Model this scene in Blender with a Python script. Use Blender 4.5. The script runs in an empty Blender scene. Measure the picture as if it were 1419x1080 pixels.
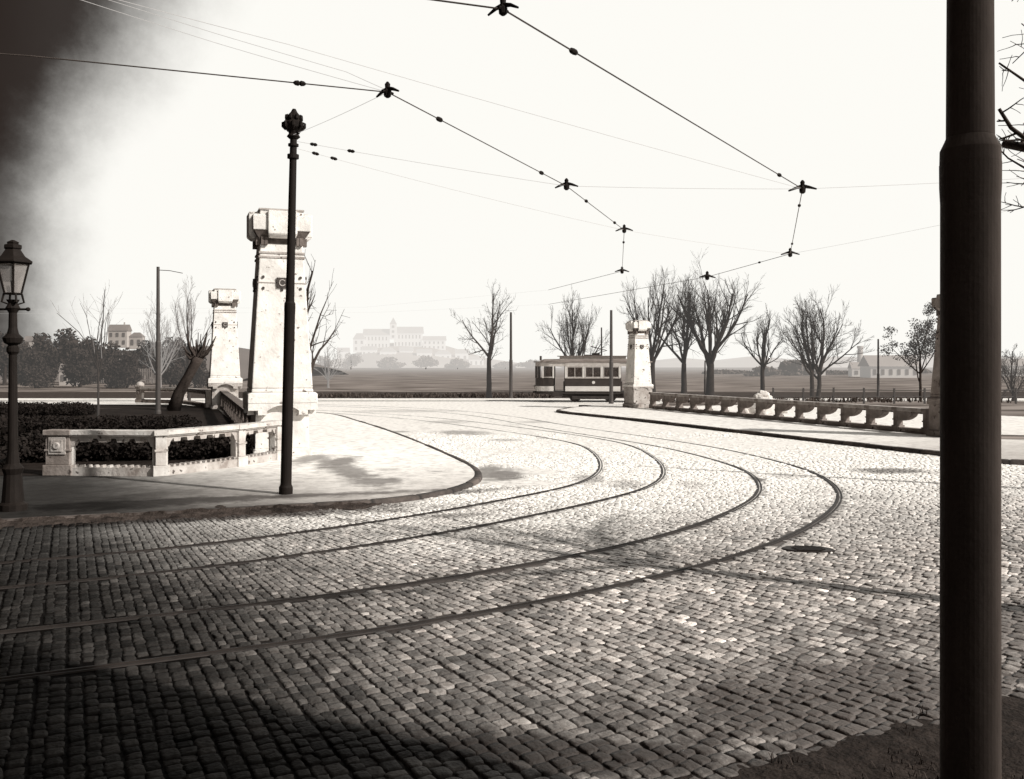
import bpy, math, random
import numpy as np
from mathutils import Vector, Matrix
R = math.radians
sc = bpy.context.scene
COL = sc.collection
random.seed(7)
F = 1300.0; HY = 505.0; CX = 709.5; EH = 2.4

def gp(x, y, z=0.0):                       # a place on the ground seen at a point of the photograph
    Y = (EH - z) * F / (y - HY)
    return ((x - CX) / F * Y, Y)
def ap(x, y, z):                           # a place at a known height above the ground
    Y = (z - EH) * F / (HY - y)
    return Vector(((x - CX) / F * Y, Y, z))
def ad(x, y, Y):
    return Vector(((x - CX) / F * Y, Y, EH - (y - HY) / F * Y))

# ------------------------------------------------------------------ materials
def sep(v):
    k = min(1.0, (max(0.0, v) / .6) ** 0.42)
    return (v * (1.42 - 0.38 * k), v * 1.0, v * (0.81 + 0.14 * k), 1)

def nd(nt, t, **kw):
    n = nt.nodes.new(t)
    for k, v in kw.items():
        setattr(n, k, v)
    return n

def mat(name, lo, hi=None, rough=0.8, scale=4.0, bump=0.0, bscale=None, metal=0.0, detail=6.0, haze=0.0, spec=0.5,
        streak=None, stain=None, hazev=0.80):
    if hi is None: hi = lo * 1.35
    m = bpy.data.materials.new(name); m.use_nodes = True
    nt = m.node_tree; b = nt.nodes['Principled BSDF']; out = nt.nodes['Material Output']
    tc = nd(nt, 'ShaderNodeTexCoord')
    n1 = nd(nt, 'ShaderNodeTexNoise'); n1.inputs['Scale'].default_value = scale; n1.inputs['Detail'].default_value = detail
    n1.inputs['Roughness'].default_value = 0.65
    src = tc.outputs['Object']
    if streak:
        mp = nd(nt, 'ShaderNodeMapping'); mp.inputs['Scale'].default_value = streak
        nt.links.new(src, mp.inputs['Vector']); src = mp.outputs['Vector']
    nt.links.new(src, n1.inputs['Vector'])
    cr = nd(nt, 'ShaderNodeValToRGB')
    cr.color_ramp.elements[0].position = 0.32; cr.color_ramp.elements[0].color = sep(lo)
    cr.color_ramp.elements[1].position = 0.68; cr.color_ramp.elements[1].color = sep(hi)
    nt.links.new(n1.outputs['Fac'], cr.inputs['Fac'])
    colo = cr.outputs['Color']
    if stain:                               # (scale, threshold, dark value) small weathered spots
        n3 = nd(nt, 'ShaderNodeTexNoise'); n3.inputs['Scale'].default_value = stain[0]; n3.inputs['Detail'].default_value = 4
        nt.links.new(tc.outputs['Object'], n3.inputs['Vector'])
        mr = nd(nt, 'ShaderNodeMapRange'); mr.inputs['From Min'].default_value = stain[1]; mr.inputs['From Max'].default_value = stain[1] + 0.06
        nt.links.new(n3.outputs['Fac'], mr.inputs['Value'])
        mx = nd(nt, 'ShaderNodeMix', data_type='RGBA'); nt.links.new(mr.outputs['Result'], mx.inputs['Factor'])
        nt.links.new(colo, mx.inputs['A']); mx.inputs['B'].default_value = sep(stain[2]); colo = mx.outputs['Result']
    nt.links.new(colo, b.inputs['Base Color'])
    b.inputs['Roughness'].default_value = rough; b.inputs['Metallic'].default_value = metal
    b.inputs['Specular IOR Level'].default_value = spec
    if bump:
        n2 = nd(nt, 'ShaderNodeTexNoise'); n2.inputs['Scale'].default_value = bscale or scale * 4; n2.inputs['Detail'].default_value = 5
        nt.links.new(tc.outputs['Object'], n2.inputs['Vector'])
        bp = nd(nt, 'ShaderNodeBump'); bp.inputs['Strength'].default_value = bump; bp.inputs['Distance'].default_value = 0.03
        nt.links.new(n2.outputs['Fac'], bp.inputs['Height']); nt.links.new(bp.outputs['Normal'], b.inputs['Normal'])
    if haze > 0:                            # mist painted in as an even pale glow over the surface
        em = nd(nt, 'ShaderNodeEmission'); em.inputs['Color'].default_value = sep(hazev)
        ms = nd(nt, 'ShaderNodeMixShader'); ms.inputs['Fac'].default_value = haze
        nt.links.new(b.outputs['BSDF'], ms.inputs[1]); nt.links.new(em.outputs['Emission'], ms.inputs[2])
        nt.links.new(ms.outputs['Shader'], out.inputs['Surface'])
    return m

M = {}
M['iron'] = mat('painted_iron', 0.007, 0.012, rough=0.7, scale=9, bump=0.1, spec=0.12, streak=(1, 1, .3))
M['iron_near'] = mat('painted_iron_near', 0.06, 0.10, rough=0.8, scale=7, bump=0.1, spec=0.1, streak=(1, 1, .25))
M['iron_far'] = mat('painted_iron_far', 0.02, 0.035, rough=0.6, scale=6, haze=0.03)
M['thin_wire'] = mat('faded_thin_wire', .25, .4, rough=.6, scale=5, haze=.5, hazev=.85)  # pale glow in the material paints the wires fading into bright sky
M['far_wire'] = mat('faded_far_wire', .3, .4, rough=.6, scale=5, haze=.6, hazev=.85)  # same painted fading for the far wire ends
M['wire'] = mat('copper_wire', 0.03, 0.05, rough=0.6, scale=5)
M['stone'] = mat('pale_render', 0.55, 0.80, rough=0.85, scale=2.6, bump=0.4, bscale=14, stain=(7, 0.64, 0.14))
M['stone_worn'] = mat('worn_render', 0.36, 0.62, rough=0.88, scale=2.5, bump=0.45, bscale=14, stain=(6, .62, .1))
M['stone_dirty'] = mat('weathered_render', 0.2, 0.5, rough=0.9, scale=3.0, bump=0.45, bscale=16, stain=(6, 0.62, 0.06))
M['stone_band'] = mat('grey_moulding', 0.3, 0.5, rough=0.9, scale=7, bump=0.4, bscale=20, stain=(8, 0.6, 0.08))
M['stone_grey'] = mat('grey_render', 0.13, 0.27, rough=0.9, scale=3.0, bump=0.45, bscale=12, stain=(5, 0.62, 0.05))
M['stone_dark'] = mat('dark_render', 0.05, 0.16, rough=0.9, scale=3.0, bump=0.5, bscale=12, stain=(4, 0.6, 0.03))
M['emblem'] = mat('dark_emblem', 0.02, 0.05, rough=0.7, scale=20)
M['kerb'] = mat('kerb_stone', 0.02, 0.08, rough=0.85, scale=4, bump=0.4)
_n = M['kerb'].node_tree; _b = _n.nodes['Principled BSDF']; _l = _b.inputs['Base Color'].links[0].from_socket
_a = nd(_n, 'ShaderNodeAttribute', attribute_name='tone'); _m = nd(_n, 'ShaderNodeMix', data_type='RGBA', blend_type='MULTIPLY'); _m.inputs['Factor'].default_value = 1
_n.links.new(_l, _m.inputs['A']); _n.links.new(_a.outputs['Color'], _m.inputs['B']); _n.links.new(_m.outputs['Result'], _b.inputs['Base Color'])
M['rail'] = mat('rail_steel', 0.009, 0.022, rough=0.6, scale=3, metal=0.2, spec=.25)
M['bark'] = mat('bark', 0.022, 0.05, rough=0.9, scale=10, bump=0.5, spec=0.2)
M['bark_far'] = mat('bark_misty', 0.014, 0.03, rough=0.95, scale=3, haze=0.05, spec=0.1)
M['bark_mist'] = mat('bark_pale_mist', 0.05, 0.1, rough=0.95, scale=3, haze=0.30, spec=0.1)
M['twig'] = mat('twigs', 0.025, 0.06, rough=0.95, scale=3, spec=0.1)
M['leaf'] = mat('evergreen_leaf', 0.006, 0.018, rough=0.8, scale=2.5, spec=0.15)
M['leaf_far'] = mat('evergreen_leaf_far', 0.012, 0.04, rough=0.9, scale=.5, haze=0.06, spec=0.1)
M['leaf_mist'] = mat('misty_leaf', 0.06, 0.12, rough=0.9, scale=.2, haze=0.25, spec=0.1, hazev=0.6)
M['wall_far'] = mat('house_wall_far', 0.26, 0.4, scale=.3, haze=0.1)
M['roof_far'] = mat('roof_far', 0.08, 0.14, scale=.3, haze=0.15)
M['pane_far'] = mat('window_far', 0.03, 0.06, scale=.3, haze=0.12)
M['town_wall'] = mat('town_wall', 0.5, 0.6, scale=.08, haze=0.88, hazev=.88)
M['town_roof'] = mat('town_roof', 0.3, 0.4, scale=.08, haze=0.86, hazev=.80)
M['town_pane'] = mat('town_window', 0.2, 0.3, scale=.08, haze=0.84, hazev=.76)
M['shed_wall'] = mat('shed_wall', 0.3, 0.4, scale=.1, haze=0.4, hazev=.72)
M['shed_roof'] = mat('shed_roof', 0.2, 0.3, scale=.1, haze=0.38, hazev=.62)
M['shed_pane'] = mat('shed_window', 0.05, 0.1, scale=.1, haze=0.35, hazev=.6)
M['tram_dark'] = mat('tram_dark_paint', 0.02, 0.035, rough=0.4, scale=2)
M['tram_light'] = mat('tram_cream_paint', 0.5, 0.65, rough=0.45, scale=2, stain=(4, .66, .3))
M['tram_frame'] = mat('tram_varnished_frame', 0.33, 0.5, rough=0.5, scale=5)
M['tram_roof'] = mat('tram_roof_canvas', 0.12, 0.22, rough=0.8, scale=2)
M['tram_under'] = mat('tram_iron', 0.012, 0.03, rough=0.8, scale=4)
M['rubble'] = mat('pale_rubble', 0.4, 0.7, scale=3, bump=.5)
M['wood_fence'] = mat('wooden_rail', 0.12, 0.2, scale=3, haze=0.08)
M['lampglass'] = None
def glass(name, tint, rough=0.08, alpha=0.6):
    m = bpy.data.materials.new(name); m.use_nodes = True; nt = m.node_tree
    out = nt.nodes['Material Output']; b = nt.nodes['Principled BSDF']
    b.inputs['Base Color'].default_value = sep(tint); b.inputs['Roughness'].default_value = rough
    n = nd(nt, 'ShaderNodeTexNoise'); n.inputs['Scale'].default_value = 6
    tr = nd(nt, 'ShaderNodeBsdfTransparent'); ms = nd(nt, 'ShaderNodeMixShader')
    mr = nd(nt, 'ShaderNodeMapRange'); mr.inputs['To Min'].default_value = alpha - .12; mr.inputs['To Max'].default_value = alpha + .12
    nt.links.new(n.outputs['Fac'], mr.inputs['Value']); nt.links.new(mr.outputs['Result'], ms.inputs['Fac'])
    nt.links.new(tr.outputs['BSDF'], ms.inputs[1]); nt.links.new(b.outputs['BSDF'], ms.inputs[2])
    nt.links.new(ms.outputs['Shader'], out.inputs['Surface'])
    return m
M['lampglass'] = glass('lantern_glass', 0.35, 0.2, 0.35)
M['tramglass'] = glass('tram_glass', 0.05, 0.1, 0.55)

# --- street surfaces share dirt, dust and painted-in shade, in world coordinates
def blobs(nt, pos, nz, items):
    """sum of soft irregular spots: (x, y, rx, ry, angle, strength)"""
    acc = None
    for (bx, by, rx, ry, an, st) in items:
        mp = nd(nt, 'ShaderNodeMapping', vector_type='TEXTURE')
        mp.inputs['Location'].default_value = (bx, by, 0); mp.inputs['Rotation'].default_value = (0, 0, R(an))
        mp.inputs['Scale'].default_value = (rx, ry, 1e3)
        nt.links.new(pos, mp.inputs['Vector'])
        ln = nd(nt, 'ShaderNodeVectorMath', operation='LENGTH'); nt.links.new(mp.outputs['Vector'], ln.inputs[0])
        ad_ = nd(nt, 'ShaderNodeMath', operation='ADD'); nt.links.new(ln.outputs['Value'], ad_.inputs[0]); nt.links.new(nz, ad_.inputs[1])
        mr = nd(nt, 'ShaderNodeMapRange', interpolation_type='SMOOTHSTEP')
        mr.inputs['From Min'].default_value = 2.0; mr.inputs['From Max'].default_value = 1.3
        mr.inputs['To Max'].default_value = st
        nt.links.new(ad_.outputs[0], mr.inputs['Value'])
        if acc is None: acc = mr.outputs['Result']
        else:
            a2 = nd(nt, 'ShaderNodeMath', operation='MAXIMUM'); nt.links.new(acc, a2.inputs[0]); nt.links.new(mr.outputs['Result'], a2.inputs[1]); acc = a2.outputs[0]
    return acc

def G(x, y): return gp(x, y)
DIRT_SHADE = []
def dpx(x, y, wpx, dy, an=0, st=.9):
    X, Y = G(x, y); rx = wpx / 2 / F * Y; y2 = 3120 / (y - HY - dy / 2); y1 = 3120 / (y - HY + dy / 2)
    DIRT_SHADE.append((X, Y, rx, max(.12, (y2 - y1) / 2), an, st))
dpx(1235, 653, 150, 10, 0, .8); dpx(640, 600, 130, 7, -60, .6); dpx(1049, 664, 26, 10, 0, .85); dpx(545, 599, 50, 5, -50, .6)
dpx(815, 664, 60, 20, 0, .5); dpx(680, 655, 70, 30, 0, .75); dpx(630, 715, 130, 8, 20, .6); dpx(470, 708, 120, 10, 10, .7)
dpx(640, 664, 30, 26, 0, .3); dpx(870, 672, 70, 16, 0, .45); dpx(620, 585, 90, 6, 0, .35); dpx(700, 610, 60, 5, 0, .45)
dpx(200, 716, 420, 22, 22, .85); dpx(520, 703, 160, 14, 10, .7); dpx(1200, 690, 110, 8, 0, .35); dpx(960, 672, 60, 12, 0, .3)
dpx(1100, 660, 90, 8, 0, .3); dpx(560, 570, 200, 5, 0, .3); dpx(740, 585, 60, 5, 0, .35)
SIDE_PATCHES = []
_D = DIRT_SHADE; DIRT_SHADE = SIDE_PATCHES
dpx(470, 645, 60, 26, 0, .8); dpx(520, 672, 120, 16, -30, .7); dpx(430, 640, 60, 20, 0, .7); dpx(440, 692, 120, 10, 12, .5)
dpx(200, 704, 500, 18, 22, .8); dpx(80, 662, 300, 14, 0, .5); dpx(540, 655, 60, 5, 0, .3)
SIDE_PATCHES += [(-3.8, 21.0, 4.6, .55, -67, .72), (-4.6, 16.4, 5.5, .35, 16, .8)]  # dark strip from the pylon foot, and dirt along the kerb
DIRT_SHADE = _D
DIRT_SHADE += [(.1, 5.8, 3.2, .42, -8, .93), (2.6, 6.6, 2.6, 1.5, 15, .93), (4.9, 8.4, 2.0, 1.5, 20, .8), (-5.2, 14.6, 5.5, .55, 16, .95), (-.2, 20.4, .7, 1.6, 0, .8), (-1.5, 17.2, 2.6, .35, 35, .75)]  # nearest patches paint the pole's shadow band and the corner shade; rest dirt

def street_mat(name, lo, hi, dust_lo, dust_hi, rough, bump, bscale, use_attr=False, dirt=None, dustcol=0.62, cobble_hint=False, patchcol=0.05, left_shade=(2.7, 7.2)):
    m = bpy.data.materials.new(name); m.use_nodes = True
    nt = m.node_tree; b = nt.nodes['Principled BSDF']
    g = nd(nt, 'ShaderNodeNewGeometry'); pos = g.outputs['Position']
    n1 = nd(nt, 'ShaderNodeTexNoise'); n1.inputs['Scale'].default_value = 9; n1.inputs['Detail'].default_value = 8; n1.inputs['Roughness'].default_value = .7
    nt.links.new(pos, n1.inputs['Vector'])
    cr = nd(nt, 'ShaderNodeValToRGB')
    cr.color_ramp.elements[0].position = .3; cr.color_ramp.elements[0].color = sep(lo)
    cr.color_ramp.elements[1].position = .7; cr.color_ramp.elements[1].color = sep(hi)
    nt.links.new(n1.outputs['Fac'], cr.inputs['Fac']); col = cr.outputs['Color']
    if use_attr:
        at = nd(nt, 'ShaderNodeAttribute', attribute_name='tone')
        mu = nd(nt, 'ShaderNodeMix', data_type='RGBA', blend_type='MULTIPLY'); mu.inputs['Factor'].default_value = 1
        nt.links.new(col, mu.inputs['A']); nt.links.new(at.outputs['Color'], mu.inputs['B']); col = mu.outputs['Result']
    # broad patches
    n2 = nd(nt, 'ShaderNodeTexNoise'); n2.inputs['Scale'].default_value = .55; n2.inputs['Detail'].default_value = 7; n2.inputs['Roughness'].default_value = .7
    nt.links.new(pos, n2.inputs['Vector'])
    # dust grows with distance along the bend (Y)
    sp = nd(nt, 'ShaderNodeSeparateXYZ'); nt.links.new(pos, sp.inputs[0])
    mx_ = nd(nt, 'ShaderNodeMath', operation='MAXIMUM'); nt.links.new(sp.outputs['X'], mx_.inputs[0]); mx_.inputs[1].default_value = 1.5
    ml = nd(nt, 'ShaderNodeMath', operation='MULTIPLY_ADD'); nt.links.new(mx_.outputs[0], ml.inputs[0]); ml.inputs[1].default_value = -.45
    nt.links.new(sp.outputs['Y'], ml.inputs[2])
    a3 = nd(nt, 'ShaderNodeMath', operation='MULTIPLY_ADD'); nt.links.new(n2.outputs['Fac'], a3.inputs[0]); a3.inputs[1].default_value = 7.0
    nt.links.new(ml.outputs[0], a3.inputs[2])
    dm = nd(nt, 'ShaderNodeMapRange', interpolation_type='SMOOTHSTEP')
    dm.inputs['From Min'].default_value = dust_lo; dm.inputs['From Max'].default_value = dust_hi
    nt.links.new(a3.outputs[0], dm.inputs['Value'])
    # dark far left
    n4 = nd(nt, 'ShaderNodeTexNoise'); n4.inputs['Scale'].default_value = 5; n4.inputs['Detail'].default_value = 6
    nt.links.new(pos, n4.inputs['Vector'])
    dc = nd(nt, 'ShaderNodeMix', data_type='RGBA'); nt.links.new(dm.outputs['Result'], dc.inputs['Factor'])
    nt.links.new(col, dc.inputs['A'])
    dr = nd(nt, 'ShaderNodeValToRGB'); dr.color_ramp.elements[0].position = .3; dr.color_ramp.elements[0].color = sep(dustcol * .62)
    dr.color_ramp.elements[1].position = .55; dr.color_ramp.elements[1].color = sep(dustcol)
    nt.links.new(n4.outputs['Fac'], dr.inputs['Fac']); nt.links.new(dr.outputs['Color'], dc.inputs['B'])
    col = dc.outputs['Result']
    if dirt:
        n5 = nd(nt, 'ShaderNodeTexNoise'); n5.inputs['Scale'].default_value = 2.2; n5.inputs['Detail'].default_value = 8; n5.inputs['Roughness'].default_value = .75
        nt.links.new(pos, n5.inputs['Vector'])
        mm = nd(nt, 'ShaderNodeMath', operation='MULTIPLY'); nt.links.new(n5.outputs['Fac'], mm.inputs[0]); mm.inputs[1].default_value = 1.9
        bl = blobs(nt, pos, mm.outputs[0], dirt)  # dirt patches, with painted shade among the nearest
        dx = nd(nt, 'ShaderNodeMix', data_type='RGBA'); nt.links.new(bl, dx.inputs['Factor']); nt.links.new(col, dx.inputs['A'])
        dx.inputs['B'].default_value = sep(patchcol); col = dx.outputs['Result']
    # shade of the left side painted into the street's colour and sheen
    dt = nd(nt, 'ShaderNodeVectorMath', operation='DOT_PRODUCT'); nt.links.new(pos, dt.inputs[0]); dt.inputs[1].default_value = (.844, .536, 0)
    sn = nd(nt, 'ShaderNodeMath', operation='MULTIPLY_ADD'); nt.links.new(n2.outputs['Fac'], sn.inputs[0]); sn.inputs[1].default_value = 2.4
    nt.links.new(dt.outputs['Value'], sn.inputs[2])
    shade_ = nd(nt, 'ShaderNodeMapRange', interpolation_type='SMOOTHSTEP'); shade_.inputs['From Min'].default_value = left_shade[0]; shade_.inputs['From Max'].default_value = left_shade[1]
    shade_.inputs['To Min'].default_value = .06; shade_.inputs['To Max'].default_value = 1.0
    nt.links.new(sn.outputs[0], shade_.inputs['Value'])
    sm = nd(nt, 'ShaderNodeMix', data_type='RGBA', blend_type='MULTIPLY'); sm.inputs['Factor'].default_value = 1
    nt.links.new(col, sm.inputs['A']); nt.links.new(shade_.outputs['Result'], sm.inputs['B']); col = sm.outputs['Result']
    ms_ = nd(nt, 'ShaderNodeMath', operation='MULTIPLY'); nt.links.new(shade_.outputs['Result'], ms_.inputs[0]); ms_.inputs[1].default_value = .5
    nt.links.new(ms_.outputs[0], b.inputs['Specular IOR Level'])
    nt.links.new(col, b.inputs['Base Color'])
    b.inputs['Roughness'].default_value = rough
    bp = nd(nt, 'ShaderNodeBump'); bp.inputs['Strength'].default_value = bump; bp.inputs['Distance'].default_value = .02
    n6 = nd(nt, 'ShaderNodeTexNoise'); n6.inputs['Scale'].default_value = bscale; n6.inputs['Detail'].default_value = 6
    nt.links.new(pos, n6.inputs['Vector']); nt.links.new(n6.outputs['Fac'], bp.inputs['Height']); nt.links.new(bp.outputs['Normal'], b.inputs['Normal'])
    return m
M['setts'] = street_mat('granite_setts', 0.17, 0.48, 12, 21, .62, .6, 40, use_attr=True, dirt=DIRT_SHADE, dustcol=.93)
M['joint'] = street_mat('sandy_joints', 0.03, 0.085, 14, 22, .7, .5, 14, dirt=DIRT_SHADE, dustcol=.84)
M['sand'] = street_mat('sandy_pavement', 0.22, 0.42, 15, 26, .7, .4, 12, dirt=SIDE_PATCHES, left_shade=(3.4, 9.0), dustcol=.93, patchcol=.05)
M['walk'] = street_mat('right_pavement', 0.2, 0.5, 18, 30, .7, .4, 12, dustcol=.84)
M['earth'] = mat('dark_earth', 0.02, 0.06, rough=.95, scale=2.5, bump=.8, bscale=12, spec=.1)
M['gutter'] = mat('gutter_dirt', 0.012, 0.06, rough=.95, scale=6, bump=1.0, bscale=30, spec=.1)
M['weeds'] = mat('dark_weeds', 0.02, 0.06, rough=.9, scale=6, spec=.1)
M['verge'] = mat('shade_dark_earth', 0.010, 0.03, rough=.95, scale=5, bump=1.0, bscale=25, spec=.1)  # near black, painting the corner's shade into the earth
M['soil'] = mat('black_soil', 0.008, 0.022, rough=.95, scale=1.5, bump=.8, bscale=8, spec=.08)
M['grass'] = mat('dry_grass', 0.04, 0.12, rough=.9, scale=6, spec=.1)

def field_mat():
    m = bpy.data.materials.new('ploughed_field'); m.use_nodes = True; nt = m.node_tree
    b = nt.nodes['Principled BSDF']; out = nt.nodes['Material Output']
    g = nd(nt, 'ShaderNodeNewGeometry')
    n = nd(nt, 'ShaderNodeTexNoise'); n.inputs['Scale'].default_value = 1; n.inputs['Detail'].default_value = 8
    mp = nd(nt, 'ShaderNodeMapping'); mp.inputs['Scale'].default_value = (.16, .55, 1)
    nt.links.new(g.outputs['Position'], mp.inputs['Vector']); nt.links.new(mp.outputs['Vector'], n.inputs['Vector'])
    cr = nd(nt, 'ShaderNodeValToRGB'); cr.color_ramp.elements[0].position = .35; cr.color_ramp.elements[0].color = sep(.045)
    cr.color_ramp.elements[1].position = .62; cr.color_ramp.elements[1].color = sep(.26)
    nt.links.new(n.outputs['Fac'], cr.inputs['Fac']); nt.links.new(cr.outputs['Color'], b.inputs['Base Color'])
    b.inputs['Roughness'].default_value = 1; b.inputs['Specular IOR Level'].default_value = .05
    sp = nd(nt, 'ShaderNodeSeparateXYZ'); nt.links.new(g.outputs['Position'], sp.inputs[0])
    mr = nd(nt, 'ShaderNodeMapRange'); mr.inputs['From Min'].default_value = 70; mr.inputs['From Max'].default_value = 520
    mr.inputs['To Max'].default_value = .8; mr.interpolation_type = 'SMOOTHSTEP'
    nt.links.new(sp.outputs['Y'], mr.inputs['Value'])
    em = nd(nt, 'ShaderNodeEmission'); em.inputs['Color'].default_value = sep(.55)  # distance haze painted as a pale glow that grows with depth
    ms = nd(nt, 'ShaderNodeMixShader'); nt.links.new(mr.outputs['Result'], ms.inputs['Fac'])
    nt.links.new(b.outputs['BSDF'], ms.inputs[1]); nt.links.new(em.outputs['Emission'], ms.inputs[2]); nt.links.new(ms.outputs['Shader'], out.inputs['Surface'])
    return m
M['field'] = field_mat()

# ------------------------------------------------------------------ mesh helpers
class MB:
    def __init__(s): s.v = []; s.f = []
    def add(s, vs, fs):
        o = len(s.v); s.v.extend([tuple(v) for v in vs]); s.f.extend([tuple(i + o for i in f) for f in fs]); return s
    def box(s, c, d, rz=0, top=(1, 1)):
        x, y, z = d[0] / 2, d[1] / 2, d[2] / 2; ca, sa = math.cos(rz), math.sin(rz); vs = []
        for k, (sx, sy) in ((-1, (1, 1)), (1, top)):
            for a, b_ in ((-1, -1), (1, -1), (1, 1), (-1, 1)):
                px, py = a * x * sx, b_ * y * sy
                vs.append((c[0] + px * ca - py * sa, c[1] + px * sa + py * ca, c[2] + k * z))
        return s.add(vs, [(3, 2, 1, 0), (4, 5, 6, 7), (0, 1, 5, 4), (1, 2, 6, 5), (2, 3, 7, 6), (3, 0, 4, 7)])
    def tube(s, pts, rs, n=8, caps=True):
        pts = [Vector(p) for p in pts]
        if not hasattr(rs, '__len__'): rs = [rs] * len(pts)
        o = len(s.v); up = Vector((0, 0, 1)); prev = None
        for i, p in enumerate(pts):
            d = (pts[min(i + 1, len(pts) - 1)] - pts[max(i - 1, 0)])
            if d.length < 1e-9: d = Vector((0, 0, 1))
            d.normalize()
            a = d.cross(prev if prev is not None else (up if abs(d.z) < .9 else Vector((1, 0, 0))))
            if a.length < 1e-6: a = d.cross(Vector((1, 0, 0)))
            if prev is None: a.normalize(); b_ = d.cross(a).normalized(); 
            else: a.normalize(); b_ = d.cross(a).normalized()
            prev = -b_ if prev is None else -b_
            for k in range(n):
                t = 2 * math.pi * k / n
                q = p + (a * math.cos(t) + b_ * math.sin(t)) * rs[i]; s.v.append(tuple(q))
        for i in range(len(pts) - 1):
            for k in range(n):
                k2 = (k + 1) % n
                s.f.append((o + i * n + k, o + i * n + k2, o + (i + 1) * n + k2, o + (i + 1) * n + k))
        if caps and n > 2:
            s.f.append(tuple(o + k for k in reversed(range(n)))); s.f.append(tuple(o + (len(pts) - 1) * n + k for k in range(n)))
        return s
    def lathe(s, c, prof, n=16):
        return s.tube_rings([(c[0], c[1], c[2] + z) for z, r in prof], [r for z, r in prof], n)
    def tube_rings(s, cs, rs, n):
        o = len(s.v)
        for c, r in zip(cs, rs):
            for k in range(n):
                t = 2 * math.pi * k / n; s.v.append((c[0] + r * math.cos(t), c[1] + r * math.sin(t), c[2]))
        for i in range(len(cs) - 1):
            for k in range(n):
                k2 = (k + 1) % n; s.f.append((o + i * n + k, o + i * n + k2, o + (i + 1) * n + k2, o + (i + 1) * n + k))
        s.f.append(tuple(o + k for k in reversed(range(n)))); s.f.append(tuple(o + (len(cs) - 1) * n + k for k in range(n)))
        return s
    def prism(s, poly, y0, y1):               # polygon in x,z extruded along y
        n = len(poly)
        vs = [(x, y0, z) for x, z in poly] + [(x, y1, z) for x, z in poly]
        fs = [tuple(range(n)), tuple(reversed(range(n, 2 * n)))] + [(i, i + n, (i + 1) % n + n, (i + 1) % n) for i in range(n)]
        return s.add(vs, fs)
    def sphere(s, c, r, nu=12, nv=8, sc_=(1, 1, 1)):
        prof = []
        o = len(s.v)
        for i in range(1, nv):
            t = math.pi * i / nv
            for k in range(nu):
                a = 2 * math.pi * k / nu
                s.v.append((c[0] + r * sc_[0] * math.sin(t) * math.cos(a), c[1] + r * sc_[1] * math.sin(t) * math.sin(a), c[2] - r * sc_[2] * math.cos(t)))
        b_ = len(s.v); s.v.append((c[0], c[1], c[2] - r * sc_[2])); s.v.append((c[0], c[1], c[2] + r * sc_[2]))
        for i in range(nv - 2):
            for k in range(nu):
                k2 = (k + 1) % nu; s.f.append((o + i * nu + k, o + i * nu + k2, o + (i + 1) * nu + k2, o + (i + 1) * nu + k))
        for k in range(nu):
            k2 = (k + 1) % nu; s.f.append((b_, o + k2, o + k)); s.f.append((b_ + 1, o + (nv - 2) * nu + k, o + (nv - 2) * nu + k2))
        return s
    def build(s, name, m, parent=None, smooth=False, bevel=0, loc=None, rz=0):
        me = bpy.data.meshes.new(name); me.from_pydata(s.v, [], s.f); me.materials.append(m); me.update()
        if smooth: me.shade_smooth()
        o = bpy.data.objects.new(name, me); COL.objects.link(o)
        if parent: o.parent = parent
        if loc is not None: o.location = loc
        if rz: o.rotation_euler = (0, 0, rz)
        if bevel:
            b = o.modifiers.new('edge_wear', 'BEVEL'); b.width = bevel; b.segments = 2; b.limit_method = 'ANGLE'; b.angle_limit = R(35)
        return o

def tag(o, label=None, cat=None, group=None, kind=None):
    if label: o['label'] = label
    if cat: o['category'] = cat
    if group: o['group'] = group
    if kind: o['kind'] = kind
    return o
def empty(name, loc, rz=0, label=None, cat=None, group=None):
    e = bpy.data.objects.new(name, None); COL.objects.link(e); e.location = loc; e.rotation_euler = (0, 0, rz); e.empty_display_size = .3
    return tag(e, label, cat, group)
def kids(o): return [c for c in bpy.data.objects if c.parent is o]
def dup(o, loc=None, rz=None, label=None, parent=None):
    c = o.copy(); COL.objects.link(c); c.parent = parent
    if loc is not None: c.location = loc
    if rz is not None: c.rotation_euler = (0, 0, rz)
    if label: c['label'] = label
    for k in kids(o): dup(k, parent=c)
    return c

# ------------------------------------------------------------------ curves of the street
def catmull(pts, step=.1):
    P = [np.array(p, float) for p in pts]
    P = [2 * P[0] - P[1]] + P + [2 * P[-1] - P[-2]]
    out = []
    for i in range(1, len(P) - 2):
        n = max(2, int(np.linalg.norm(P[i + 1] - P[i]) / step))
        for k in range(n):
            t = k / n
            out.append(.5 * ((2 * P[i]) + (-P[i - 1] + P[i + 1]) * t + (2 * P[i - 1] - 5 * P[i] + 4 * P[i + 1] - P[i + 2]) * t * t + (-P[i - 1] + 3 * P[i] - 3 * P[i + 1] + P[i + 2]) * t ** 3))
    out.append(P[-2]); return np.array(out)
def resample(a, step):
    d = np.r_[0, np.cumsum(np.linalg.norm(np.diff(a, axis=0), axis=1))]
    s = np.arange(0, d[-1], step); return np.c_[np.interp(s, d, a[:, 0]), np.interp(s, d, a[:, 1])]
def smooth_path(pts, sig=1.6, step=.1):
    a = resample(catmull(pts, step), step)
    w = int(3 * sig / step); k = np.exp(-.5 * (np.arange(-w, w + 1) * step / sig) ** 2); k /= k.sum()
    e0 = a[0] + (a[0] - a[1]) * np.arange(w, 0, -1)[:, None]; e1 = a[-1] + (a[-1] - a[-2]) * np.arange(1, w + 1)[:, None]
    b = np.vstack([e0, a, e1])
    return resample(np.c_[np.convolve(b[:, 0], k, 'valid'), np.convolve(b[:, 1], k, 'valid')], step)
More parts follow.
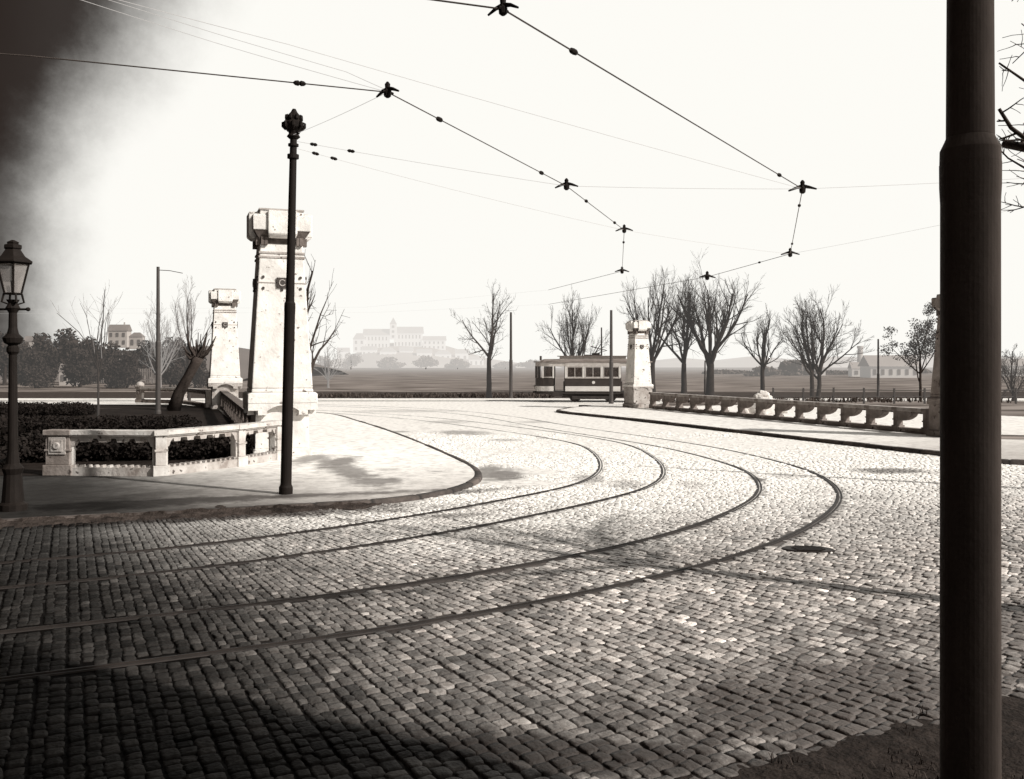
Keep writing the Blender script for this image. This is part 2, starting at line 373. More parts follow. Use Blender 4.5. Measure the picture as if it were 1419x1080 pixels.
def normals(a):
    t = np.gradient(a, axis=0); t /= np.linalg.norm(t, axis=1)[:, None]
    return t, np.c_[t[:, 1], -t[:, 0]]        # right hand side of travel
def offset(a, d):
    t, n = normals(a); return a + n * d

pxD = [(160, 922), (400, 893), (600, 862), (800, 825), (900, 802), (1000, 778), (1050, 762), (1110, 738), (1150, 712), (1168, 693), (1163, 678), (1130, 655), (1060, 635), (960, 615), (800, 592)]
pxB = [(40, 812), (170, 801), (400, 772), (560, 748), (700, 723), (850, 690), (885, 682), (912, 670), (922, 652), (905, 633), (870, 616), (810, 605)]
far = [(-.6, 44.5), (-5, 51), (-12, 56), (-24, 59), (-60, 62)]
wD = [(-30, -5.2), (-12, 3.3)] + [G(*p) for p in pxD] + far
wB = [(-30, -.5), (-12, 7.3)] + [G(*p) for p in pxB] + [(-.2, 36.5), (-3.8, 42.5), (-9, 48), (-16, 52.5), (-26, 55.2), (-60, 58.5)]
PD = smooth_path(wD, 1.1); PB = smooth_path(wB, 1.1)

kL = [(-45, 0), (-22, 8.4), (-12, 12.3), G(0, 728), G(150, 720), G(300, 712), G(430, 705), G(520, 700), G(600, 690), G(655, 675), G(668, 659), G(640, 640), G(560, 606), G(500, 586), G(455, 575), (-12.5, 47.5), (-22, 49.5), (-45, 51)]
KL = smooth_path(kL, .5)
kR = [(45, 17), (20, 20.2), G(1419, 645), G(1308, 633), G(1150, 615), G(1000, 598), G(880, 584), G(778, 573), (2.6, 48.5), (4.2, 51.6), (7.5, 53), (45, 53.5)]
KR = smooth_path(kR, .25)

def in_poly(x, y, poly):
    x = np.asarray(x, float); y = np.asarray(y, float); inside = np.zeros(x.shape, bool)
    px, py = poly[:, 0], poly[:, 1]; j = len(px) - 1
    for i in range(len(px)):
        c = ((py[i] > y) != (py[j] > y)) & (x < (px[j] - px[i]) * (y - py[i]) / (py[j] - py[i] + 1e-12) + px[i])
        inside ^= c; j = i
    return inside
KLs = resample(KL, .5); KRs = resample(KR, .5)
polyL = np.vstack([KLs, [(-46, 51), (-46, 0)]]); polyR = np.vstack([KRs, [(46, 53.5), (46, 17)]])

def np_mesh(name, V, Fq, m, smooth=True, attr=None):
    me = bpy.data.meshes.new(name); nf, k = Fq.shape
    me.vertices.add(len(V)); me.vertices.foreach_set('co', V.astype(np.float32).ravel())
    me.loops.add(nf * k); me.loops.foreach_set('vertex_index', Fq.astype(np.int32).ravel())
    me.polygons.add(nf); me.polygons.foreach_set('loop_start', np.arange(0, nf * k, k, dtype=np.int32))
    me.update(calc_edges=True)
    if smooth: me.shade_smooth()
    if attr is not None:
        a = me.attributes.new('tone', 'FLOAT', 'POINT'); a.data.foreach_set('value', attr.astype(np.float32))
    me.materials.append(m); o = bpy.data.objects.new(name, me); COL.objects.link(o); return o

rng = np.random.default_rng(3)
_tab = rng.random((64, 64))
def vnoise(x, y):
    x = np.asarray(x, float); y = np.asarray(y, float)
    xi = np.floor(x).astype(int); yi = np.floor(y).astype(int); fx = x - xi; fy = y - yi
    fx = fx * fx * (3 - 2 * fx); fy = fy * fy * (3 - 2 * fy)
    g = lambda a, b: _tab[a % 64, b % 64]
    return (g(xi, yi) * (1 - fx) + g(xi + 1, yi) * fx) * (1 - fy) + (g(xi, yi + 1) * (1 - fx) + g(xi + 1, yi + 1) * fx) * fy
def fnoise(x, y): return (vnoise(x, y) + .5 * vnoise(x * 2.1 + 5, y * 2.1) + .25 * vnoise(x * 4.3, y * 4.3 + 9) + .12 * vnoise(x * 9, y * 9)) / 1.87
def ss(a, b, x): t = np.clip((x - a) / (b - a), 0, 1); return t * t * (3 - 2 * t)
def sandlevel(x, y):
    d = ss(15, 24, y - .5 * np.maximum(0, x - 1.5) + 5 * (fnoise(x * .6, y * .6) - .5))
    return -.0075 + d * .009 + .005 * (fnoise(x * 1.3 + 9, y * 1.3) - .5)

# road sheet (bed of sand under and between the setts)
xs = np.arange(-48, 48.01, .3); ys = np.arange(-12, 66.01, .3)
XX, YY = np.meshgrid(xs, ys); Z = sandlevel(XX, YY) + .004 * (fnoise(XX * 2, YY * 2) - .5)
far_ = ss(30, 33, YY); Z = Z * (1 - far_) + far_ * (.004 + .012 * (fnoise(XX, YY) - .5))
V = np.c_[XX.ravel(), YY.ravel(), Z.ravel()]
ny, nx = XX.shape; I = np.arange(ny * nx).reshape(ny, nx)
Q = np.c_[I[:-1, :-1].ravel(), I[:-1, 1:].ravel(), I[1:, 1:].ravel(), I[1:, :-1].ravel()]
road = np_mesh('road', V, Q, M['joint']); tag(road, 'sandy bed of the cobbled street, pale with dust in the distance', None, kind='structure')

# far field to the horizon, and a far sheet
fv = []
for (x0, x1, y0, y1) in ((-2500, 2500, 66.01, 4000), (-2500, -48.01, -60, 66.01), (48.01, 2500, -60, 66.01), (-48.01, 48.01, -60, -12.01)):
    fv.append((x0, x1, y0, y1))
mb = MB()
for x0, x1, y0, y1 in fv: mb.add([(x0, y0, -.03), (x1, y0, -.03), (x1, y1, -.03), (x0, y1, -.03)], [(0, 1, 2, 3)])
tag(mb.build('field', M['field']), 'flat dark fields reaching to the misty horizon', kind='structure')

# pavements
def fill_poly(name, path, closing, z, m, label):
    import bmesh
    bm = bmesh.new(); vs = [bm.verts.new((p[0], p[1], z)) for p in list(path) + closing]
    bm.faces.new(vs); bmesh.ops.triangulate(bm, faces=bm.faces[:])
    for f in bm.faces:
        if f.normal.z < 0: f.normal_flip()
    me = bpy.data.meshes.new(name); bm.to_mesh(me); bm.free(); me.materials.append(m)
    o = bpy.data.objects.new(name, me); COL.objects.link(o); return tag(o, label, kind='structure')
def strip(name, path, prof, m, label, kind='structure'):
    """sweep a cross profile (offset to the right, z) along a path"""
    t, n = normals(path); V = []; Fs = []; k = len(prof)
    for p, nn in zip(path, n):
        for o_, z in prof: V.append((p[0] + nn[0] * o_, p[1] + nn[1] * o_, z))
    V = np.array(V); L = len(path); I = np.arange(L * k).reshape(L, k)
    Q = np.c_[I[:-1, :-1].ravel(), I[:-1, 1:].ravel(), I[1:, 1:].ravel(), I[1:, :-1].ravel()]
    attr = None
    if 'kerb' in name:
        r_ = np.random.default_rng(5); i_ = np.arange(L); seg = i_ // 18; tn = r_.uniform(.55, 1.5, seg.max() + 2)[seg]; tn[i_ % 18 == 0] = .15; attr = np.repeat(tn, k)
        V[:, 2] += np.repeat(r_.normal(0, .004, seg.max() + 2)[seg] - .012 * (i_ % 18 == 0), k)
    o = np_mesh(name, V, Q[:, ::-1], m, smooth=False, attr=attr); return tag(o, label, kind=kind)
fill_poly('left_pavement', offset(resample(KL, .4), -.14), [(-46, 51), (-46, 0)], .07, M['sand'], 'pale sandy pavement around the left pylon and parapet')
strip('left_kerb', resample(KL, .055), [(.02, -.03), (.0, .062), (-.03, .078), (-.15, .078), (-.16, .04)], M['kerb'], 'curved stone kerb of the left pavement')
fill_poly('right_pavement', offset(resample(KR, .4), .16), [(46, 53.5), (46, 17)], .10, M['walk'], 'pale pavement running along the right parapet')
strip('right_kerb', resample(KR, .055), [(-.02, -.03), (0, .095), (.03, .115), (.16, .115), (.18, .06)], M['kerb'], 'straight dark kerb of the right pavement')

# garden and rough grass behind the walls
def patch(name, poly, z, m, label):
    mb = MB(); mb.add([(x, y, z) for x, y in poly], [tuple(range(len(poly)))]); return tag(mb.build(name, m), label, kind='structure')
patch('garden_ground', [(-46, 19.5), (-9.9, 19.6), (-7.7, 19.9), (-6.5, 21.9), (-6.2, 24), (-15.6, 49.6), (-19, 54), (-46, 56)], .076, M['soil'], 'dark garden ground behind the left parapet')
patch('river_bank', [(14.2, 29), (46, 20), (46, 58), (10, 58), (6.9, 50)], .106, M['field'], 'rough dark bank behind the right parapet')
patch('sunlit_bank_patch', [(14.1, 31.2), (21, 28.5), (27, 34), (19, 46), (13.5, 53), (7.9, 50.4)], .112, M['walk'], 'pale patch painted as sunlit ground on the far side of the right parapet')  # pale colour stands in for sunlit ground seen through the openings
patch('far_verge', [(-48, 66), (48, 66), (48, 82), (-48, 82)], -.02, M['earth'], 'dark ploughed verge beyond the cross street')

# ------------------------------------------------------------------ setts
path = PD; t_, n_ = normals(path)
ang = np.unwrap(np.arctan2(t_[:, 1], t_[:, 0])); curv = -np.gradient(ang) / .1
kw = np.ones(15) / 15; curv = np.convolve(curv, kw, 'same')
step = .1; PITCH = .098
S = len(path) * step
cs = []; 
i = 0; s = 0.0
rails_xy = [PD, offset(PD, -1.44), PB, offset(PB, -1.44)]
cent = []; Ts = []; Ns = []; A = []; B = []
while s < S - .2:
    k = s / step; k0 = int(k); fr = k - k0
    p = path[k0] * (1 - fr) + path[min(k0 + 1, len(path) - 1)] * fr
    if p[1] > 40: break
    t = t_[k0]; n = n_[k0]; kc = curv[k0]
    nn = -13 + rng.random() * .2; row = []
    wj = np.clip(rng.normal(.130, .026, 250), .085, .21)
    c = nn + np.cumsum(wj) - wj / 2
    st = 1 + c * (-kc) * -1 if False else 1 - c * kc
    P = p[None, :] + n[None, :] * c[:, None] + t[None, :] * (rng.normal(0, .004, len(c)))[:, None]
    pr_ = PITCH * rng.uniform(.80, 1.24)
    ok = (st > .55) & (st < 2.2) & (P[:, 1] > 3.2) & (P[:, 1] < 33) & (np.abs(P[:, 0]) < P[:, 1] * .62 + 3)
    if ok.any():
        cent.append(P[ok]); Ts.append(np.repeat(t[None], ok.sum(), 0)); Ns.append(np.repeat(n[None], ok.sum(), 0))
        A.append(pr_ * st[ok] / 2 * .96); B.append(wj[ok] / 2 * .95)
    s += pr_
C_ = np.vstack(cent); T_ = np.vstack(Ts); N_ = np.vstack(Ns); A_ = np.concatenate(A); B_ = np.concatenate(B)
ok = ~in_poly(C_[:, 0], C_[:, 1], polyL) & ~in_poly(C_[:, 0], C_[:, 1], polyR)
from mathutils import kdtree
pts = np.vstack(rails_xy); kd = kdtree.KDTree(len(pts))
for i_, q in enumerate(pts): kd.insert((q[0], q[1], 0), i_)
kd.balance()
dist = np.array([kd.find((q[0], q[1], 0))[2] for q in C_]); ok &= dist > .10
# no doubled stones where the fan folds
ok &= ~((C_[:, 1] > 26) & (C_[:, 0] < -4))
C_, T_, N_, A_, B_ = C_[ok], T_[ok], N_[ok], A_[ok], B_[ok]
n = len(C_); print('setts', n)
us = np.array([-1, -.94, -.5, .5, .94, 1.]); U, W = np.meshgrid(us, us); U = U.ravel(); W = W.ravel()
U2 = U * np.sqrt(1 - .24 * W ** 4); W2 = W * np.sqrt(1 - .24 * U ** 4)
edge = (np.abs(U) == 1) | (np.abs(W) == 1)
base = np.where(edge, -.022, .0052 * (1 - .62 * U ** 2) * (1 - .62 * W ** 2))
jit = rng.normal(0, 1, (n, 36)) * np.where(edge, 0, .0017)
rot = rng.normal(0, .07, n); ca, sa = np.cos(rot), np.sin(rot)
T2 = T_ * ca[:, None] + N_ * sa[:, None]; N2 = N_ * ca[:, None] - T_ * sa[:, None]
uu = U2[None] * (A_ * (1 + rng.normal(0, .05, n)))[:, None] + rng.normal(0, .0035, (n, 36)); ww = W2[None] * (B_ * (1 + rng.normal(0, .03, n)))[:, None] + rng.normal(0, .0035, (n, 36))
XY = C_[:, None, :] + uu[..., None] * T2[:, None, :] + ww[..., None] * N2[:, None, :]
tilt = rng.normal(0, .03, (n, 2)); zo = rng.normal(0, .0034, n) + .026 * (fnoise(C_[:, 0] * .35, C_[:, 1] * .35) - .5)
ZZ = base[None] + jit + zo[:, None] + uu * tilt[:, :1] + ww * tilt[:, 1:]
V = np.dstack([XY, ZZ[..., None]]).reshape(-1, 3)
g = np.arange(36).reshape(6, 6); q = np.c_[g[:-1, :-1].ravel(), g[:-1, 1:].ravel(), g[1:, 1:].ravel(), g[1:, :-1].ravel()]
Q = (q[None] + (np.arange(n) * 36)[:, None, None]).reshape(-1, 4)
# orientation: T x N is downwards, so flip
Q = Q[:, ::-1]
tone = np.clip(rng.lognormal(-.05, .36, n), .35, 2.4) * (.72 + .56 * fnoise(C_[:, 0] * .8, C_[:, 1] * .8))
setts = np_mesh('cobbled_paving', V, Q, M['setts'], True, np.repeat(tone, 36) * np.tile(np.where(edge, .72, 1.0), n))
tag(setts, 'rows of rounded granite setts paving the street around the curve', kind='structure')

# ------------------------------------------------------------------ rails
prof = [(-.062, -.02), (-.060, .004), (-.010, .010), (-.006, -.012), (.022, -.012), (.024, .006), (.044, .004), (.046, -.02)]
RL = ['outermost tram rail of the bend, nearest the foreground', 'second tram rail from the foreground, inner rail of the outer track',
      'third tram rail from the foreground, outer rail of the inner track', 'fourth tram rail from the foreground, nearest the left pavement']
for pth, lb in zip(rails_xy, RL):
    o = strip('tram_rail', pth, prof, M['rail'], lb, None); tag(o, lb, 'tram rail', 'grooved tram rails sunk in the cobbles')
old = smooth_path([G(935, 655), G(952, 665), G(962, 680), G(955, 695), G(925, 716)], .3)
cp = [(-60, 61.8), (60, 61.8)]
for dy, lb in ((0, 'straight far tram rail in front of the tram wheels, nearer one'), (1.44, 'straight far tram rail under the tram, farther one')):
    o = strip('tram_rail', resample(np.array([(-60, 60.6 + dy), (-10, 60.6 + dy), (60, 60.6 + dy)], float), 1.0), [(a, z + .012) for a, z in prof], M['rail'], lb, None)
    tag(o, lb, 'tram rail', 'grooved tram rails sunk in the cobbles')

# dirt washed into the gutter of the left pavement
d_ = np.linalg.norm(KL - np.array(G(0, 728)), axis=1); i0 = int(np.argmin(d_)) - 60; i1 = int(np.argmin(np.linalg.norm(KL - np.array(G(540, 699)), axis=1)))
kp = resample(KL[max(0, i0):i1], .04); tt_, nn_ = normals(kp); off_ = np.linspace(-.32, .95, 34)
PX = kp[:, None, 0] + nn_[:, None, 0] * off_[None]; PY = kp[:, None, 1] + nn_[:, None, 1] * off_[None]
w_ = .22 + .75 * ss(.42, .68, fnoise(kp[:, 0] * .9, kp[:, 1] * .9)); w_ *= np.clip(np.minimum(np.arange(len(kp)), np.arange(len(kp))[::-1]) / 40., 0, 1)
prof_ = 1 - np.abs(off_[None] - .1) / (w_[:, None] + .02); zz = np.clip(prof_, -1, 1) * .045 + .06 * (fnoise(PX * 5, PY * 5) - .5) + .03 * (fnoise(PX * 17, PY * 17) - .5)
base_ = np.where(off_ < -.0, .055, 0.)[None] * np.ones_like(zz)
zz = np.where(prof_ > -.5, zz + base_ * 1.0 + .0, -.08)
V = np.c_[PX.ravel(), PY.ravel(), zz.ravel()]; a_, b_ = PX.shape; I = np.arange(a_ * b_).reshape(a_, b_)
Q = np.c_[I[:-1, :-1].ravel(), I[:-1, 1:].ravel(), I[1:, 1:].ravel(), I[1:, :-1].ravel()][:, ::-1]
tag(np_mesh('gutter_dirt', V, Q, M['gutter']), 'dark dirt washed along the kerb of the left pavement', kind='structure')
# drain cover
mb = MB(); X, Y = G(1120, 763)
mb.lathe((0, 0, 0), [(-.02, .33), (.006, .33), (.014, .31), (.010, .29), (.008, .01)], 28)
d = mb.build('drain_cover', M['rail'], loc=(X, Y, .012)); d.scale = (1, .62, 1); d.rotation_euler = (0, 0, R(-12))
tag(d, 'dark oval iron cover in the cobbles outside the outermost rail', 'drain cover')
mb = MB()
for k in range(5): mb.box((0, -.2 + k * .1, .017), (.42 - abs(k - 2) * .06, .035, .010))
mb.build('rib', M['rail'], d)

# ------------------------------------------------------------------ dark verge in front, standing in for shaded cobbles
xs = np.arange(-.5, 9, .045); ys = np.arange(1.5, 9.0, .045); XX, YY = np.meshgrid(xs, ys)
edge_y = np.interp(XX, [-.5, .2, 1.2, 2.2, 3.3, 4.2, 6, 9], [4.6, 5.2, 5.7, 6.3, 7.0, 7.3, 7.4, 7.4]) + 1.1 * (fnoise(XX * 1.4, YY * 1.4) - .5)
h = ss(.35, -.7, YY - edge_y); Z = -.04 + h * (.042 + .05 * fnoise(XX * 2.2, YY * 2.2)) + .03 * h * (fnoise(XX * 9, YY * 9) - .5)
V = np.c_[XX.ravel(), YY.ravel(), Z.ravel()]; ny, nx = XX.shape; I = np.arange(ny * nx).reshape(ny, nx)
Q = np.c_[I[:-1, :-1].ravel(), I[:-1, 1:].ravel(), I[1:, 1:].ravel(), I[1:, :-1].ravel()]
tag(np_mesh('shade_dark_earth_verge', V, Q, M['verge']), 'trodden earth, painted darker as shade, over the cobbles at the foot of the near pole', kind='structure')
def grass(name, pts, hgt, m, label, wid=.004):
    mb = MB()
    for (x, y, z) in pts:
        for k in range(random.randint(3, 6)):
            a = random.uniform(0, 6.28); l = hgt * random.uniform(.5, 1.3); bend = random.uniform(.3, 1.1) * l
            dx, dy = math.cos(a), math.sin(a); w = wid
            x0 = x + random.gauss(0, .02); y0 = y + random.gauss(0, .02)
            mb.add([(x0 - dy * w, y0 + dx * w, z), (x0 + dy * w, y0 - dx * w, z), (x0 + dx * bend * .5 + dy * w * .6, y0 + dy * bend * .5 - dx * w * .6, z + l * .7), (x0 + dx * bend * .5 - dy * w * .6, y0 + dy * bend * .5 + dx * w * .6, z + l * .7), (x0 + dx * bend, y0 + dy * bend, z + l * .8)],
                   [(0, 1, 2, 3), (3, 2, 4)])
    return tag(mb.build(name, m), label, 'grass', kind='stuff')
gp_ = []
while len(gp_) < 500:
    x = random.uniform(.3, 7); y = random.uniform(4.2, 7.4)
    ey = float(np.interp(x, [-.5, .2, 1.2, 2.2, 3.3, 4.2, 6, 9], [3.4, 5.0, 5.75, 6.5, 7.1, 7.3, 7.4, 7.4]))
    if y < ey - .5 + random.gauss(0, .15) and fnoise(x * 2.5, y * 2.5) > .46: gp_.append((x, y, .02))
grass('grass', gp_, .05, M['weeds'], 'short withered grass on the dark earth of the foreground')

# ------------------------------------------------------------------ pylons
def ring_prof(mb, prof, ox=0, oy=0):
    """stack of square sections (z, half width x, half width y)"""
    for (z0, a0, b0), (z1, a1, b1) in zip(prof[:-1], prof[1:]):
        vs = [(-a0, -b0, z0), (a0, -b0, z0), (a0, b0, z0), (-a0, b0, z0), (-a1, -b1, z1), (a1, -b1, z1), (a1, b1, z1), (-a1, b1, z1)]
        mb.add([(x + ox, y + oy, z) for x, y, z in vs], [(3, 2, 1, 0), (4, 5, 6, 7), (0, 1, 5, 4), (1, 2, 6, 5), (2, 3, 7, 6), (3, 0, 4, 7)])
    return mb
def pylon(loc, rz, H, wp, wb, wt, wc, label, mats, zped, zfl, zsh, zcap, ball=False):
    st, dr, bd = mats
    root = empty('stone_pylon', loc, rz, label, 'pylon', 'white tapering stone pylons ending the parapets')
    hp, hb, ht, hc = wp / 2, wb / 2, wt / 2, wc / 2
    hp *= .94
    ring_prof(MB(), [(0, hp * 1.1, hp * 1.1), (.18, hp * 1.1, hp * 1.1), (.2, hp, hp), (zfl - .05, hp * .98, hp * .98)]).build('pedestal', dr, root, bevel=.015)
    # flared skirt: a plain plate, stepped corners and a shallow segmental arch over each side
    zm = zped + (zfl - zped) * .42
    ring_prof(MB(), [(zm, hb * 1.06, hb * 1.06), (zfl - .04, hb * 1.06, hb * 1.06), (zfl, hb * 1.0, hb * 1.0)]).build('skirt', st, root, bevel=.015)
    for k in range(4):
        mb = MB(); w = hb * 1.055; dz = zfl - zped; N = 10
        st_ = [(-1, -.72, zped + .05 * dz, zped + .05 * dz), (-.72, -.46, zped - .20 * dz, zped - .20 * dz), (.46, .72, zped - .20 * dz, zped - .20 * dz), (.72, 1, zped + .05 * dz, zped + .05 * dz)]
        for i in range(N):
            xa, xb = -.46 + .92 * i / N, -.46 + .92 * (i + 1) / N
            f = lambda x: zped + dz * (.02 + .30 * (1 - (x / .46) ** 2))
            st_.append((xa, xb, f(xa), f(xb)))
        for xa, xb, za, zb_ in st_: mb.prism([(xa * w, za), (xb * w, zb_), (xb * w, zm - .002), (xa * w, zm - .002)], -hb * 1.05, -hb * 1.05 + .17)
        mb.build('hood_moulding', dr, root, rz=k * math.pi / 2)
    sh = ring_prof(MB(), [(zfl + .002, hb * .95, hb * .95), (zfl + .1, hb * .93, hb * .93), (zsh, ht, ht)]).build('shaft', st, root, bevel=.03)
    fr = (zsh - zfl)
    def wat(z): return hb * .93 + (ht - hb * .93) * (z - zfl - .1) / (zsh - zfl - .1)
    zb = zsh - fr * .09
    mb = MB(); 
    for z in (zb - .055, zb + .055): ring_prof(mb, [(z - .028, wat(z) + .025, wat(z) + .025), (z + .028, wat(z) + .025, wat(z) + .025)])
    mb.build('band', bd, root, bevel=.008)
    # thin string course with emblem
    ze = zsh - fr * .275; w = wat(ze)
    ring_prof(MB(), [(ze - .012, w + .014, w + .014), (ze + .012, w + .012, w + .012)]).build('string_course', bd, root)
    for k in range(4):
        e = MB(); s_ = wb * .085
        e.box((0, 0, 0), (s_ * 1.9, .08, s_ * 1.9))
        rg = MB().tube([(s_ * .55 * math.cos(t * .5236), -.045, s_ * .55 * math.sin(t * .5236)) for t in range(1, 12)], s_ * .11, 6)
        e.box((0, -.005, -s_ * 1.25), (s_ * .4, .05, s_ * .5))
        o = e.build('emblem', M['emblem'], root, bevel=.008)
        a = k * math.pi / 2; o.rotation_euler = (0, 0, a); o.location = (math.sin(a) * (w + .02), -math.cos(a) * (w + .02), ze)
        rg.build('ring', bd, o)
        for sx in (-1, 1):
            for dz in (-.14, .14): MB().tube([(sx * w * .78, .05, dz * wb / 1.6), (sx * w * .78, -.015, dz * wb / 1.6)], .022 * wb, 8).build('stud', M['emblem'], o)
    # cap: chamfered bed, wide corner blocks, projecting middle, stepped top
    ch = zcap - zsh
    ring_prof(MB(), [(zsh - .06, ht * 1.03, ht * 1.03), (zsh + ch * .1, ht * 1.06, ht * 1.06), (zsh + ch * .42, hc * .99, hc * .99)]).build('cap_soffit', M['stone_dark'], root)  # darker render paints the shade under the cap
    ring_prof(MB(), [(zsh + ch * .42 + .002, hc * 1.02, hc * 1.02), (zcap, hc * 1.04, hc * 1.04), (zcap + .03, hc * .99, hc * .99)]).build('cap', st, root, bevel=.015)
    mb = MB(); zc = zcap + (H - zcap) * .55
    ring_prof(mb, [(zsh + ch * .12, ht * .62, hc * 1.0), (zsh + ch * .26, ht * .68, hc * 1.14), (zc, ht * .68, hc * 1.14), (zc + .02, ht * .6, hc * 1.0)])
    ring_prof(mb, [(zsh + ch * .12 + .003, hc * 1.0, ht * .62), (zsh + ch * .26, hc * 1.14, ht * .677), (zc - .003, hc * 1.14, ht * .677), (zc + .017, hc * 1.0, ht * .6)])
    mb.build('cap_block', st, root, bevel=.02)
    for k in range(4):
        for sx in (-1, 1):
            for g in (.74, .9): MB().box((sx * ht * g, -ht * 1.02 - .03, zsh + .0), (.07 * wt, .12 * wt, .2)).build('cap_bracket', M['stone_dark'], root, rz=k * math.pi / 2)
    ring_prof(MB(), [(zcap + .0, hc * .76, hc * .76), (H - .06, hc * .76, hc * .76)]).build('cap_step', st, root, bevel=.015)
    ring_prof(MB(), [(H - .058, hc * .80, hc * .80), (H - .02, hc * .80, hc * .80), (H, hc * .66, hc * .66)]).build('cap_slab', bd, root)
    if ball:
        MB().lathe((0, 0, H), [(0, hc * .3), (.05, hc * .42), (.14, hc * .45), (.22, hc * .3), (.27, hc * .1)], 12).build('finial', bd, root)
    return root
W1 = (M['stone'], M['stone'], M['stone_dirty']); 
gr20 = R(20.2)
pylon((-6.05, 24.4, .07), gr20, 6.3, 1.42, 1.62, 1.06, 1.40, 'tall white pylon at the left parapet, just behind the ornate iron pole', (M['stone'], M['stone'], M['stone_dirty']), 1.15, 1.62, 5.45, 6.08)
pylon((-15.2, 49.6, .07), gr20, 6.3, 1.42, 1.62, 1.06, 1.40, 'distant white pylon on the left, seen beside the leaning pollard trunk', (M['stone'], M['stone_dirty'], M['stone_dirty']), 1.15, 1.62, 5.45, 6.08)
pylon((6.75, 50.2, .1), gr20, 4.65, 1.2, 1.14, .74, .98, 'white pylon in front of the tram at the far end of the right parapet', (M['stone'], M['stone_dirty'], M['stone_dirty']), 1.0, 1.25, 4.0, 4.5)
pylon((14.1, 29.8, .1), gr20, 4.55, 1.2, 1.14, .74, .98, 'grey pylon half hidden behind the big black pole on the right', (M['stone_grey'], M['stone_grey'], M['stone_grey']), 1.0, 1.25, 3.95, 4.4, ball=True)  # grey render paints the shade of its visible left face over the whole pylon

# ------------------------------------------------------------------ parapets
def seg_local(p0, p1):
    d = Vector((p1[0] - p0[0], p1[1] - p0[1])); return d.length, math.atan2(d.y, d.x)
def parapet(name, pts, z0, h, label, mats, style='scallop', thick=.2, postw=.22, wide=None, ball_end=None, startskip=0.0):
    root = empty(name, (pts[0][0], pts[0][1], z0), 0, label, 'parapet')
    st, dr = mats
    O = Vector((pts[0][0], pts[0][1]))
    for i, p in enumerate(pts):
        a = seg_local(pts[max(0, i - 1)], pts[min(len(pts) - 1, i + 1)])[1]
        w = wide.get(i, postw) if wide else postw
        l = (p[0] - O.x, p[1] - O.y, 0)
        mb = MB(); mb.box((0, 0, .11), (w + .1, thick + .12, .22)); mb.box((0, 0, .22 + (h - .32) / 2), (w, thick + .06, h - .324)); mb.box((0, 0, h - .42), (w + .05, thick + .1, .05))
        mb.box((0, 0, h - .052), (w + .07, thick + .165, .11))
        po = mb.build('post', (M['stone_grey'] if (wide and i in wide) else st if style == 'scallop' else dr), root, loc=l, rz=a, bevel=.012)  # wide end post in grey, painting left-side shade into its colour
        if wide and i in wide:
            e = MB(); e.box((0, 0, 0), (w * .7, .03, w * .7)); e.box((0, -.02, 0), (w * .48, .03, w * .48)); e.tube([(0, -.03, 0), (0, -.06, 0)], [w * .17, w * .12], 16)
            e.build('square_panel', dr, po, loc=(0, -thick / 2 - .04, h * .66), bevel=.006)
        if ball_end == i:
            MB().lathe((0, 0, h), [(0, .14), (.05, .22), (.16, .25), (.27, .18), (.33, .05)], 14).build('ball_cap', st, root, loc=l, smooth=True)
    for i in range(len(pts) - 1):
        L, a = seg_local(pts[i], pts[i + 1]); l = (pts[i][0] - O.x, pts[i][1] - O.y, 0)
        w0 = (wide.get(i, postw) if wide else postw) / 2 - .01; w1 = L - (wide.get(i + 1, postw) if wide else postw) / 2 + .01
        mb = MB(); mb.box((L / 2, 0, h - .05), (L + .03, thick + .14, .1)); mb.box((L / 2, 0, h - .115), (L + .0, thick + .06, .034))
        mb.build('coping', st, root, loc=l, rz=a, bevel=.01)
        zt = h - .13; t2 = thick / 2 - .02; n = max(2, int(round((w1 - w0) / .4)))
        mb = MB(); W = w1 - w0
        if style == 'scallop':
            pl = [(w0, zt), (w1, zt), (w1, zt - .24), (w1 - .07, zt - .20), (w1 - .10, zt - .12)]
            m_ = n * 1
            for k in range(m_, 0, -1):
                xc = w0 + .10 + (W - .2) * (k - .5) / m_; q = (W - .2) / m_
                pl += [(xc + q * .28, zt - .045), (xc + q * .22, zt - .12), (xc - q * .22, zt - .12), (xc - q * .28, zt - .045)]
            pl += [(w0 + .10, zt - .12), (w0 + .07, zt - .20), (w0, zt - .24)]
            # cut into convex quads by columns: simple strip under a straight top
            low = pl[2:]
            for (xa, za), (xb, zb_) in zip(low[:-1], low[1:]):
                if abs(xa - xb) < 1e-4: continue
                mb.prism([(xb, zb_), (xa, za), (xa, zt), (xb, zt)], -t2, t2)
            bt = .17; mb.box(((w0 + w1) / 2, 0, bt / 2), (W, thick + .06, bt))
            m2 = int(W / .14)
            for k in range(m2):
                mb.box((w0 + W * (k + .5) / m2, 0, bt + .022), (W / m2 * .5, thick - .04, .05), top=(.6, 1))
            mb.build('panel', dr, root, loc=l, rz=a)
            for xj in (w0 + .02, w1 - .02): MB().box((xj, 0, (bt + zt) / 2), (.035, thick - .06, zt - bt - .1)).build('jamb', st, root, loc=l, rz=a)
        else:
            bt = .16; mb.box(((w0 + w1) / 2, 0, bt / 2), (W, thick + .06, bt))
            N = 8; rr = W * .5
            # curved bracket: a quarter arch rising towards the right
            for k in range(N):
                a0, a1 = math.pi / 2 * k / N, math.pi / 2 * (k + 1) / N
                xa, xb = w0 + W * .62 * math.sin(a0), w0 + W * .62 * math.sin(a1)
                za, zb_ = zt - .34 * math.cos(a0) * 1, zt - .34 * math.cos(a1)
                mb.prism([(xa, za), (xb, zb_), (xb, zt), (xa, zt)], -t2 - .03, t2 + .03)
            mb.box(((w0 + w1) / 2, 0, zt - .03), (W, thick, .06))
            mb.build('panel', dr, root, loc=l, rz=a)
    return root
fw = [G(84, 663), G(222, 664), G(330, 650), G(382, 641)]
